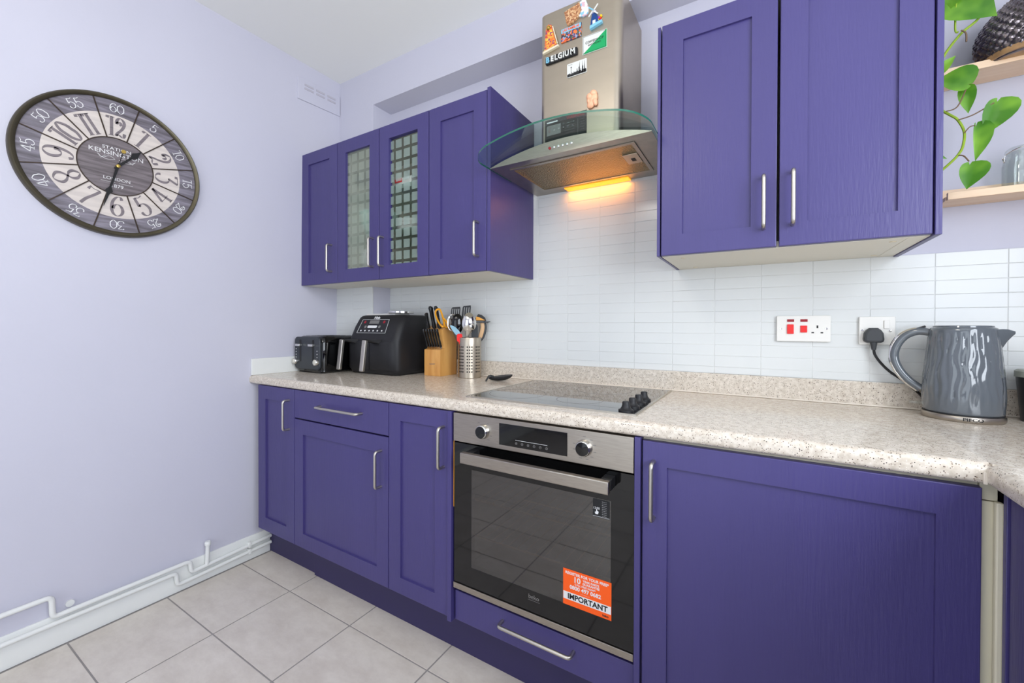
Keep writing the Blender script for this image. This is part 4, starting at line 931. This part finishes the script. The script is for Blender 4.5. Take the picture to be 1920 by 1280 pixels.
# wall built as a grid with real holes
def hole(a, z):
    """rows and columns of round holes"""
    return None
verts = {}
zs = [ph_*j/rowsn for j in range(rowsn+1)]
HR, HZ0, HDZ = .0037, .030, .0145
cols = []
for g in range(8):
    for c_ in (-1, 0, 1): cols.append(R(g*45+c_*11.0-8))
shell = MB(); cell_a = R(11.0)
def P_(a, z, r=pr0): return (PC.x+r*math.cos(a), PC.y+r*math.sin(a), PC.z+z)
for g in range(8):
    for c_ in (-1, 0, 1):
        a0 = R(g*45-8+c_*11.0)
        for k in range(9):
            z0 = HZ0+k*HDZ; cc = [(-1, -1), (0, -1), (1, -1), (1, 0), (1, 1), (0, 1), (-1, 1), (-1, 0)]
            ov_ = [shell.bm.verts.new(P_(a0+u_*cell_a/2, z0+v_*HDZ/2)) for u_, v_ in cc]
            iv_ = [shell.bm.verts.new(P_(a0+HR/pr0*math.cos(math.atan2(v_, u_)), z0+HR*math.sin(math.atan2(v_, u_)))) for u_, v_ in cc]
            for i in range(8): shell.bm.faces.new((ov_[i], ov_[(i+1) % 8], iv_[(i+1) % 8], iv_[i]))
    a1, a2 = R(g*45-8+16.5), R(g*45-8+28.5)
    for k in range(9):
        z0 = HZ0+k*HDZ-HDZ/2; z1_ = z0+HDZ; shell.quad(P_(a1, z0), P_(a2, z0), P_(a2, z1_), P_(a1, z1_)) if False else [shell.quad(P_(a1+(a2-a1)*i/2, z0), P_(a1+(a2-a1)*(i+1)/2, z0), P_(a1+(a2-a1)*(i+1)/2, z1_), P_(a1+(a2-a1)*i/2, z1_)) for i in range(2)]
zt0, zb1 = HZ0-HDZ/2, HZ0+8.5*HDZ
angs = sorted([R(g*45-8+o_) for g in range(8) for o_ in (-16.5, -11, -5.5, 0, 5.5, 11, 16.5, 22.5)])
for a, b in zip(angs, angs[1:]+[angs[0]+2*math.pi]):
    shell.quad(P_(a, .002), P_(b, .002), P_(b, zt0), P_(a, zt0)); shell.quad(P_(a, zb1), P_(b, zb1), P_(b, ph_-.002), P_(a, ph_-.002))
    shell.quad(P_(a, ph_-.002), P_(b, ph_-.002), P_(b, ph_, pr0-.001), P_(a, ph_, pr0-.001)); shell.quad(P_(a, .002), P_(b, .002), P_(b, .0003, pr0-.002), P_(a, .0003, pr0-.002))
bmesh.ops.remove_doubles(shell.bm, verts=list(shell.bm.verts), dist=.00005)
shell.done('perforated_wall', 'steel', pt)
MB().lathe([(.0001, .001), (pr0-.002, .001), (pr0-.002, .003), (.0001, .003)], 40, tuple(PC)).done('bottom', 'steel', pt)
MB().lathe([(.0001, .0032), (pr0-.003, .0032), (pr0-.003, ph_-.004), (pr0-.0034, ph_-.004), (pr0-.0034, .0035), (.0001, .0035)], 40, tuple(PC)).done('inner_sleeve', 'blackm', pt)
UG = 'utensils standing in the steel pot'
FC = Vector((-.60, .80, 0)); RGT = Vector((.80, .60, 0))            # view ray and its right at the pot
def upt(u, v, d=0): return PC+RGT*u+FC*d+Vector((0, 0, v))
def utensil(name, label, cat='utensil'): return thing(name, label, cat, tuple(PC+Vector((0, 0, .18))), UG)
# coordinates: u to the right of the pot axis, v above the worktop, d depth
s = utensil('serving_spoon', 'large polished steel serving spoon at the front of the pot', 'spoon')
b2 = bmesh.new(); bmesh.ops.create_uvsphere(b2, u_segments=28, v_segments=18, radius=1)
for v_ in b2.verts:
    x, y, z = v_.co; wz = 1-.12*z
    dep = (1-min(1, x*x+z*z))
    v_.co = upt(-.003+x*.0335*wz, .262+z*.046, -.028-dep*.014+(.003 if y > 0 else 0))
t = MB(); t.merge(b2); t.done('bowl', 'chrome', s)
MB().tube([upt(-.004, .224, -.027), upt(-.010, .205, -.026), upt(-.010, .165, -.022), upt(-.006, .05, -.01)], [.018, .0075, .006, .005], 10, flat=.35, upv=tuple(FC)).done('handle', 'steel', s)
def flat_blade(parent, pts, d, th=.0022, m='blackm', name='blade', tilt=0):
    return MB().prism(pts, 0, th, lambda u, v, w: tuple(upt(u, v, d+w+tilt*(v-.2)))).done(name, m, parent)
def slotted(parent, u0, u1, v0, v1, d, n=4, lean=0, m='blackm'):
    wd = (u1-u0); t_ = MB(); bars = n+1; sw = wd*.09
    f = lambda u, v, w: tuple(upt(u+lean*(v-v0), v, d+w))
    bw = (wd-n*sw)/bars
    for k in range(bars):
        a = u0+k*(bw+sw); t_.prism([(a, v0+.012), (a+bw, v0+.012), (a+bw, v1-.010), (a, v1-.010)], 0, .002, f)
    t_.prism([(u0, v1-.010), (u1, v1-.010), (u1-.002, v1), (u0+.004, v1-.003)], 0, .002, f); t_.prism([(u0+wd*.25, v0-.01), (u1-wd*.25, v0-.01), (u1, v0+.012), (u0, v0+.012)], 0, .002, f)
    return t_.done('blade', m, parent)
s = utensil('slotted_turner', 'black slotted turner leaning to the left at the back of the pot', 'spatula')
slotted(s, -.096, -.052, .268, .338, .042, 4, .12); MB().tube([upt(-.073, .265, .043), upt(-.036, .185, .026), upt(-.02, .06, .02)], .0045, 8).done('handle', 'blackm', s)
s = utensil('slotted_turner', 'black slotted turner standing upright behind the spoon', 'spatula')
slotted(s, -.040, .000, .275, .345, .035, 3, .10); MB().tube([upt(-.02, .27, .036), upt(-.012, .17, .03), upt(-.005, .06, .02)], .0045, 8).done('handle', 'blackm', s)
s = utensil('ladle', 'black ladle with its bowl turned to the room, left of the spoon', 'ladle')
b2 = bmesh.new(); bmesh.ops.create_uvsphere(b2, u_segments=24, v_segments=16, radius=1)
for v_ in b2.verts: v_.co = upt(-.058+v_.co.x*.029, .255+v_.co.z*.048, -.002+v_.co.y*.016)
t = MB(); t.merge(b2); t.done('bowl', 'blackg', s); MB().tube([upt(-.052, .21, .004), upt(-.035, .18, .0), upt(-.01, .05, 0)], .005, 8).done('handle', 'black', s)
s = utensil('whisk_strainer', 'steel-rimmed skimmer behind the black ladle', 'skimmer')
t = MB(); t.tube([upt(-.082+.024*math.cos(a), .260+.040*math.sin(a), .020) for a in [2*math.pi*k/24 for k in range(25)]], .0022, 6, cap=False)
for k in range(-3, 4):
    hh_ = .040*math.sqrt(max(0, 1-(k*.007/.024)**2)); t.tube([upt(-.082+k*.007, .260-hh_, .020), upt(-.082+k*.007, .260+hh_, .020)], .0008, 5)
t.done('wire_head', 'chrome', s); MB().tube([upt(-.076, .222, .020), upt(-.038, .180, .012), upt(-.015, .05, .01)], .003, 8).done('handle', 'chrome', s)
s = utensil('silicone_spatula', 'pale blue silicone spatula curving out on the left of the pot', 'spatula')
MB().prism([(-.094, .246), (-.086, .248), (-.068, .240), (-.050, .222), (-.038, .200), (-.034, .188), (-.050, .192), (-.066, .204), (-.080, .222)], 0, .006, lambda u, v, w: tuple(upt(u, v, -.018+w)), bev=.002).done('blade', 'teal', s)
MB().tube([upt(-.046, .185, -.014), upt(-.02, .06, -.01)], .005, 8).done('handle', 'pebble', s)
s = utensil('red_spatula', 'small red silicone brush head at the front rim of the pot', 'brush')
MB().prism(rrect(-.060, -.034, .170, .208, .009), 0, .007, lambda u, v, w: tuple(upt(u, v, -.030+w)), bev=.002).done('head', 'red', s)
MB().tube([upt(-.047, .172, -.027), upt(-.03, .06, -.02)], .004, 8).done('handle', 'red', s)
s = utensil('wooden_spatula', 'beech spatula with a black edge on the right side of the pot', 'spatula')
MB().tube(catmull([upt(.030, .165, .018), upt(.052, .195, .018), (upt(.062, .235, .018)), upt(.060, .262, .018)], 6), [.010]*19, 10, flat=.35, upv=tuple(FC)).done('handle', 'spatwood', s)
MB().tube(catmull([upt(.036, .160, .020), upt(.064, .190, .020), upt(.076, .235, .020), upt(.070, .268, .020)], 6), .0065, 8, flat=.6, upv=tuple(FC)).done('edge', 'darkgrey', s)
s = utensil('black_tongs', 'dark grey flat-topped tool sticking out to the right of the pot', 'tool')
MB().prism([(.028, .2605), (.085, .2600), (.100, .2635), (.098, .2670), (.028, .2660)], 0, .012, lambda u, v, w: tuple(upt(u, v, .0+w)), bev=.001).done('crossbar', 'darkgrey', s)
MB().prism([(.022, .270), (.040, .302), (.058, .298), (.075, .284), (.080, .268)], 0, .004, lambda u, v, w: tuple(upt(u, v, .008+w)), bev=.001).done('head', 'blackm', s)
MB().prism([(.010, .150), (.045, .150), (.038, .245), (.026, .262), (.008, .21)], 0, .004, lambda u, v, w: tuple(upt(u, v, .002+w)), bev=.001).done('shaft', 'darkgrey', s)
MB().prism([(.030, .272), (.074, .272), (.048, .286), (.030, .290)], 0, .003, lambda u, v, w: tuple(upt(u, v, .0035+w))).done('inlay', 'orangewood', s)

# ------------------------------------------------------------------ spoon rest / small ladle on the worktop
sr = thing('spoon_rest', 'small black scoop lying on the worktop beside the hob', 'scoop', (1.12, -.17, .908))
b2 = bmesh.new(); bmesh.ops.create_uvsphere(b2, u_segments=28, v_segments=16, radius=1)
ax = Vector((.80, .60, 0)); ay = Vector((-.60, .80, 0)); c0 = Vector((1.128, -.130, .908))
for v_ in b2.verts:
    x, y, z = v_.co; z2 = z if z < 0 else z*.12
    v_.co = c0+ax*x*.054*(1-.1*x)+ay*y*.034+Vector((0, 0, .022+.020*z2+(.006*x)))
t = MB(); t.merge(b2); t.done('bowl', 'blackm', sr)
MB().loft([[c0-ax*.040+ay*s1*w_+Vector((0, 0, z_)) for s1, z_ in ((-1, za), (1, za), (1, zb), (-1, zb))] if False else [c0-ax*q+ay*s1*w_+Vector((0, 0, z_)) for s1, z_ in ((-1, za), (1, za), (1, zb), (-1, zb))] for q, w_, za, zb in ((.035, .010, .018, .024), (.050, .010, .020, .027), (.060, .012, .012, .024), (.068, .013, .001, .010), (.072, .013, .0005, .004))]).done('handle', 'blackm', sr)
MB().lathe([(.0001, 0), (.003, 0), (.0001, .001)], 10, tuple(c0-ax*.054+Vector((0, 0, .027)))).done('hanging_hole', 'print', sr)

# ------------------------------------------------------------------ wall clock
CY, CZc = -1.105, 1.7575; RYc, RZc = .2715, .2655
ck = thing('wall_clock', 'large round vintage station clock on the left wall', 'clock', (XW(CZc), CY, CZc))
def CL(x):            # clock plane: u right, v up in units of the rim radius
    return lambda u, v, w: (x+w, CY+u*RYc, CZc+v*RZc)
xc = XW(CZc)+.002
def ringmesh(r0, r1, w0, w1, x=xc, seg=96):
    t_ = MB(); A = [2*math.pi*k/seg for k in range(seg)]; f = CL(x)
    rgs = [[f(r*math.cos(a), r*math.sin(a), w) for a in A] for r, w in ((r0, w0), (r0, w1), (r1, w1), (r1, w0))]
    t_.loft(rgs+[rgs[0]], cap=False); return t_
t_ = MB(); A = [2*math.pi*k/96 for k in range(96)]; f = CL(xc)
t_.loft([[f(r*math.cos(a), r*math.sin(a), w) for a in A] for r, w in ((.935, .010), (.935, .017), (.948, .021), (.978, .023), (.992, .019), (1.0, .010), (1.0, -.008))], cap=False)
t_.done('bezel', 'bezel', ck)
t_ = MB().loft([[f(.99*math.cos(a), .99*math.sin(a), w) for a in A] for w in (-.006, .006)]); t_.done('backboard', 'spoke', ck)
ringmesh(.735, .94, .006, .011).done('minute_band', 'clockdark', ck); ringmesh(.405, .7345, .006, .011).done('hour_band', 'clockcream', ck)
MB().loft([[f(.404*math.cos(a), .404*math.sin(a), w) for a in A] for w in (.006, .0112)]).done('centre_disc', 'clockdark2', ck)
ringmesh(.398, .410, .011, .0135).done('inner_ring', 'spoke', ck)
for k in range(12):
    a = R(15+30*k); ca, sa = math.cos(a), math.sin(a); hw = .007
    MB().prism([(.405*ca-hw*sa*-1, .405*sa-hw*ca), (.94*ca+hw*sa, .94*sa-hw*ca), (.94*ca-hw*sa, .94*sa+hw*ca), (.405*ca-hw*sa, .405*sa+hw*ca)], .011, .0138, CL(xc)).done('spoke', 'spoke', ck)
# hand-drawn high-contrast numerals
SP, LN = 's', 'l'
GL = {
 '0': [(SP, True, [(.3, 0), (.56, .25), (.58, .5), (.56, .75), (.3, 1), (.04, .75), (.02, .5), (.04, .25)])],
 '1': [(LN, False, [(.3, .02), (.3, .98)]), (LN, False, [(.13, .012), (.47, .012)]), (LN, False, [(.05, .97), (.48, .97)]), (LN, False, [(.05, .97), (.03, .86)])],
 '2': [(SP, False, [(.26, .62), (.34, .68), (.30, .78), (.18, .78), (.08, .68), (.10, .86), (.28, 1), (.50, .90), (.55, .70), (.40, .44), (.14, .20), (.05, .06), (.20, .12), (.40, .03), (.52, .06), (.57, .24)])],
 '3': [(LN, False, [(.06, .99), (.54, .99)]), (LN, False, [(.54, .99), (.26, .58)]), (LN, False, [(.06, .99), (.05, .86)]), (SP, False, [(.22, .57), (.40, .60), (.56, .46), (.57, .22), (.42, .03), (.22, 0), (.07, .10), (.05, .22)])],
 '4': [(LN, False, [(.42, .98), (.02, .30)]), (LN, False, [(.0, .29), (.60, .29)]), (LN, False, [(.42, .0), (.42, .98)]), (LN, False, [(.28, .01), (.56, .01)])],
 '5': [(LN, False, [(.12, .98), (.34, .94), (.52, 1.02)]), (LN, False, [(.12, .98), (.10, .52)]), (SP, False, [(.10, .50), (.26, .62), (.46, .56), (.57, .32), (.46, .08), (.26, 0), (.10, .06), (.05, .18), (.12, .22)])],
 '6': [(SP, False, [(.52, .84), (.46, .98), (.28, .97), (.10, .76), (.03, .42), (.10, .12), (.30, 0), (.50, .10), (.57, .30), (.48, .52), (.30, .60), (.14, .50), (.10, .36)])],
 '7': [(LN, False, [(.04, .80), (.06, .97), (.22, .93), (.56, .98)]), (SP, False, [(.56, .97), (.42, .62), (.28, .32), (.22, .0)])],
 '8': [(SP, True, [(.30, .54), (.12, .66), (.09, .84), (.30, 1), (.51, .84), (.48, .66), (.30, .54), (.08, .38), (.03, .18), (.30, 0), (.57, .18), (.52, .38)])],
 '9': [(SP, False, [(.08, .16), (.14, .02), (.32, .03), (.50, .24), (.57, .58), (.50, .88), (.30, 1), (.10, .90), (.03, .70), (.12, .48), (.30, .40), (.46, .50), (.50, .64)])]}
def glyphs(s, h_, wd, tmin, tmax, cx, cy, ang, w0, w1, m, parent, name):
    t2 = MB(); f_ = CL(xc); n_ = len(s); adv = .66 if len(s) > 1 else .6
    adl = [(.42 if c_ == '1' else .66) for c_ in s]; tot = sum(adl)-.06; x_ = -tot/2
    ca, sa = math.cos(ang), math.sin(ang)
    for c_, ad in zip(s, adl):
        xo = x_-(.12 if c_ == '1' else 0); x_ += ad
        for kind, closed, P5 in GL[c_]:
            q = [Vector((a, b, 0)) for a, b in P5]
            if kind == SP: q = catmull(P5 and [(a, b, 0) for a, b in P5], 5, closed)
            if closed: q = q+[q[0]]
            if kind == LN and len(q) == 2: q = [q[0].lerp(q[1], i/3) for i in range(4)]
            L0 = []; R0 = []
            for i, p in enumerate(q):
                T = (q[min(i+1, len(q)-1)]-q[max(i-1, 0)]); T = Vector((T.x*wd, T.y, 0)).normalized()
                if closed and i in (0, len(q)-1): T = (q[1]-q[-2]); T = Vector((T.x*wd, T.y, 0)).normalized()
                thick = tmin+(tmax-tmin)*abs(T.y)**1.6
                N_ = Vector((-T.y, T.x, 0)); c3 = Vector(((xo+p.x)*wd*h_, (p.y-.5)*h_, 0))
                L0.append(c3+N_*thick/2*h_); R0.append(c3-N_*thick/2*h_)
            tr = lambda v_, w: f_(cx+v_.x*ca-v_.y*sa, cy+v_.x*sa+v_.y*ca, w)
            for i in range(len(q)-1): t2.quad(tr(L0[i], w1), tr(R0[i], w1), tr(R0[i+1], w1), tr(L0[i+1], w1))
    return t2.done(name, m, parent, smooth=False)
for k in range(1, 13):
    th = R(90-30*k); rr_ = .570; inward = k in (4, 5, 6, 7, 8); ang = th-R(90)+(math.pi if inward else 0)
    glyphs(str(k), .275, .80 if k < 10 else .62, .030, .13, rr_*math.cos(th), rr_*math.sin(th), ang, .011, .01145, 'clocknum', ck, 'hour_numeral')
    rr_ = .835; glyphs(str(k*5), .120, 1.0, .045, .085, rr_*math.cos(th), rr_*math.sin(th), th-R(90), .011, .01145, 'print', ck, 'minute_numeral')
text('STATION', .062, CL(xc+.0112), 'print', ck, .0, .245, depth=.0003, sx=1.2); text('KENSINGTON', .088, CL(xc+.0112), 'print', ck, .0, .175, depth=.0003, bold=.0, sx=1.05)
text('LONDON', .060, CL(xc+.0112), 'print', ck, .0, -.185, depth=.0003, sx=1.1); text('1879', .070, CL(xc+.0112), 'print', ck, .0, -.285, depth=.0003)
sw = MB()
for sgn in (-1, 1):
    for s2 in (1, .6):
        cr = catmull([(sgn*.02, .10, 0), (sgn*.08, .13*s2, 0), (sgn*.15, .09, 0), (sgn*.20*s2, .13, 0), (sgn*.17, .06+.03*s2, 0)], 6)
        sw.tube([CL(xc)(p.x, p.y, .0115) for p in cr], .0006, 4)
    sw.tube([CL(xc)(sgn*.02, -.235, .0115), CL(xc)(sgn*.17, -.235, .0115)], .0006, 4)
sw.done('flourish', 'print', ck)
def hand(name, ang, L_, w_, wpos, depth0, m='black', tail=.05):
    a = R(ang); dx, dy = math.cos(a), math.sin(a); nx, ny = -dy, dx
    pts = [(-tail, w_*.35), (0, w_*.5), (L_*wpos-.06, w_*.35), (L_*wpos, w_*1.25), (L_*wpos+.05, w_*.5), (L_, .002), (L_, -.002), (L_*wpos+.05, -w_*.5), (L_*wpos, -w_*1.25), (L_*wpos-.06, -w_*.35), (0, -w_*.5), (-tail, -w_*.35)]
    return MB().prism([(p*dx+q*nx, p*dy+q*ny) for p, q in pts], depth0, depth0+.0012, CL(xc)).done(name, m, ck)
hand('hour_hand', 49, .40, .035, .72, .018); hand('minute_hand', 256, .62, .032, .62, .021); 
sh = hand('second_hand', 76+180, .50, .010, .5, .024, tail=.235)
MB().prism([(.235*math.cos(R(76))+.026*math.cos(R(q)), .235*math.sin(R(76))+.026*math.sin(R(q))) for q in range(0, 360, 24)], .024, .0262, CL(xc)).done('counterweight', 'brass', sh)
MB().lathe([(.0001, 0), (.007, 0), (.006, .012), (.0001, .013)], 16, (xc+.016, CY, CZc), X=Matrix.Rotation(R(90), 4, 'Y')).done('centre_pin', 'brass', ck)

# ------------------------------------------------------------------ picture-ledge shelves at the right
def ledge(x0, x1, zb, label):
    s_ = thing('wall_shelf', label, 'shelf', ((x0+x1)/2, -.05, zb), 'pale pine ledges')
    B('board', 'pine', s_, x0, x1, -.0885, -.0175, zb, zb+.010); B('back_board', 'pine', s_, x0, x1, -.017, -.0008, zb, zb+.046, bev=.001); B('lip', 'pine', s_, x0+.002, x1, -.1005, -.0890, zb, zb+.0195, bev=.001)
ledge(2.5475, 3.07, 1.4985, 'lower pale pine ledge with a glass jar, right of the big cabinet'); ledge(2.486, 3.07, 1.8355, 'upper pale pine ledge with a diamond-textured bowl, right of the big cabinet')
# diamond-textured bowl on the upper ledge
DC = Vector((2.690, -.078, 1.8460)); db = thing('textured_bowl', 'dark bronze glass bowl with a raised diamond pattern on the upper ledge', 'bowl', tuple(DC))
t = MB(); rings = []; seg = 160
for j in range(65):
    t_ = j/64; z = t_*.150; r_ = .030+.052*math.sin(math.pi*min(1, (t_*.86+.17)))**.8
    ring = []
    for k in range(seg):
        a = 2*math.pi*k/seg; d1 = abs(math.sin((a*13+z*150)/1.0)); d2 = abs(math.sin((a*13-z*150)/1.0)); fade = min(1, z/.02)
        q = r_+fade*.006*(min(d1, d2))
        ring.append(DC+Vector((q*math.cos(a), q*math.sin(a), z)))
    rings.append(ring)
t.loft(rings); t.done('body', 'bronze', db)
MB().lathe([(.0001, 0), (.052, 0), (.066, .004), (.072, .013), (.070, .020), (.0001, .020)], 48, tuple(DC-Vector((0, 0, .0003)))).done('foot_rim', 'tan', db)
# clip-top jar on the lower ledge
JC = Vector((2.700, -.0530, 1.5088)); jr = thing('glass_jar', 'clear clip-top glass jar on the lower ledge', 'jar', tuple(JC))
MB().lathe([(.0001, .001), (.030, .001), (.0335, .006), (.0340, .070), (.031, .086), (.027, .094), (.027, .104), (.0255, .104), (.0255, .094), (.0295, .084), (.0325, .070), (.0320, .008), (.0001, .004)], 36, tuple(JC)).done('body', 'clear', jr)
MB().lathe([(.0001, .1185), (.022, .1175), (.0285, .111), (.0295, .106), (.0285, .1045), (.0001, .1045)], 36, tuple(JC)).done('lid', 'clear', jr)
MB().tube(catmull([JC+Vector((-.031, .0, .088)), JC+Vector((-.036, -.006, .093)), JC+Vector((-.037, -.012, .085)), JC+Vector((-.033, -.008, .080)), JC+Vector((-.030, -.004, .100)), JC+Vector((-.015, -.028, .108)), JC+Vector((.012, -.030, .112)), JC+Vector((.030, -.01, .108))], 5), .0011, 6).done('wire_clip', 'chrome', jr)

# ------------------------------------------------------------------ trailing plant
pl = thing('trailing_plant', 'green trailing pothos hanging beside the right wall cabinet', 'plant', (2.42, -.17, 2.081))
MB().lathe([(.0001, 0), (.040, 0), (.055, .09), (.058, .10), (.052, .10), (.048, .085), (.0001, .080)], 28, (2.415, -.17, 2.081)).done('pot', 'terracotta', pl)
MB().tube(catmull([(2.415, -.17, 2.165), (2.46, -.18, 2.21), (2.53, -.19, 2.17), (2.585, -.18, 2.05), (2.5896, -.1691, 1.9476), (2.5533, -.1573, 1.9102), (2.5235, -.1476, 1.8634), (2.505, -.145, 1.80), (2.508, -.146, 1.75), (2.5235, -.1476, 1.7267), (2.5384, -.1525, 1.708), (2.5512, -.1566, 1.6903), (2.5622, -.1602, 1.6545), (2.5598, -.1594, 1.6182), (2.551, -.1565, 1.5977), (2.5374, -.1522, 1.5811), (2.5227, -.1474, 1.5673), (2.505, -.143, 1.56)], 6), .0030, 8).done('stem', 'stemgreen', pl)
VN = Vector((math.sin(R(18)), math.cos(R(18)), 0))
def leaf(base, tip, side_w, fold=.25, bulge=.15, asym=(1, 1), back=0):
    b_, e_ = Vector(base), Vector(tip); ax_ = e_-b_; L_ = ax_.length; ax_ = ax_.normalized(); n_ = -VN; sd = ax_.cross(n_).normalized()
    t_ = MB(); rows = []
    prof_ = [(-.12, .30), (-.10, .52), (-.04, .78), (.08, .95), (.22, 1.0), (.38, .95), (.54, .80), (.70, .56), (.84, .30), (.94, .11), (1.0, .01)]
    for s_, w_ in prof_:
        row = []
        for c_ in (-1, -.66, -.33, 0, .33, .66, 1):
            a_ = asym[0] if c_ < 0 else asym[1]; s_eff = s_ if abs(c_) > .15 or s_ > 0 else max(s_, 0)
            p = b_+ax_*L_*s_eff+sd*side_w*w_*c_*a_+n_*(back-fold*side_w*(abs(c_)**1.2)*a_*w_*-1-bulge*L_*(s_-.3)**2)
            row.append(p)
        rows.append(row)
    t_.loft(rows, cap=False, closed=False)
    lf = t_.done('leaf', 'leaf', pl)
    return lf
leaf((2.532, -.160, 2.010), (2.6098, -.1862, 1.9233), .045); leaf((2.5364, -.1623, 2.0241), (2.5140, -.1561, 1.9700), .028); leaf((2.5120, -.1561, 1.8241), (2.5438, -.1647, 1.8569), .014)
leaf((2.5640, -.172, 1.7720), (2.5100, -.1565, 1.8080), .040, asym=(.5, 1.0)); leaf((2.5631, -.169, 1.7680), (2.5651, -.1717, 1.7021), .017, back=-.01)
leaf((2.6110, -.1862, 1.7080), (2.5929, -.1807, 1.6335), .043, asym=(1.0, .42)); leaf((2.5780, -.1754, 1.6600), (2.5772, -.1756, 1.5733), .033, asym=(.95, .12)); leaf((2.5690, -.1717, 1.5660), (2.5639, -.1713, 1.5050), .034, asym=(1.1, .5))
leaf((2.4950, -.150, 1.620), (2.5330, -.1520, 1.5960), .009)
for P6, m_, r_ in (([(2.5485, -.1663, 1.6869), (2.5739, -.1745, 1.6904), (2.6065, -.1851, 1.7069)], 'stembrown', .0015), ([(2.5594, -.1698, 1.6486), (2.568, -.1726, 1.6616), (2.5776, -.1754, 1.6624)], 'stembrown', .0013),
                   ([(2.528, -.1609, 1.7171), (2.5474, -.1659, 1.7218), (2.5622, -.1707, 1.7627)], 'stembrown', .0015), ([(2.5438, -.1647, 2.00), (2.5424, -.1643, 1.9237), (2.5478, -.1661, 1.9137)], 'stemgreen', .0022),
                   ([(2.5523, -.1675, 1.9153), (2.5603, -.1701, 1.904), (2.5613, -.1704, 1.8817)], 'stembrown', .0018), ([(2.552, -.158, 1.598), (2.560, -.166, 1.592), (2.568, -.171, 1.575)], 'stembrown', .0016)):
    MB().tube(catmull(P6, 5), r_, 6).done('petiole', m_, pl)
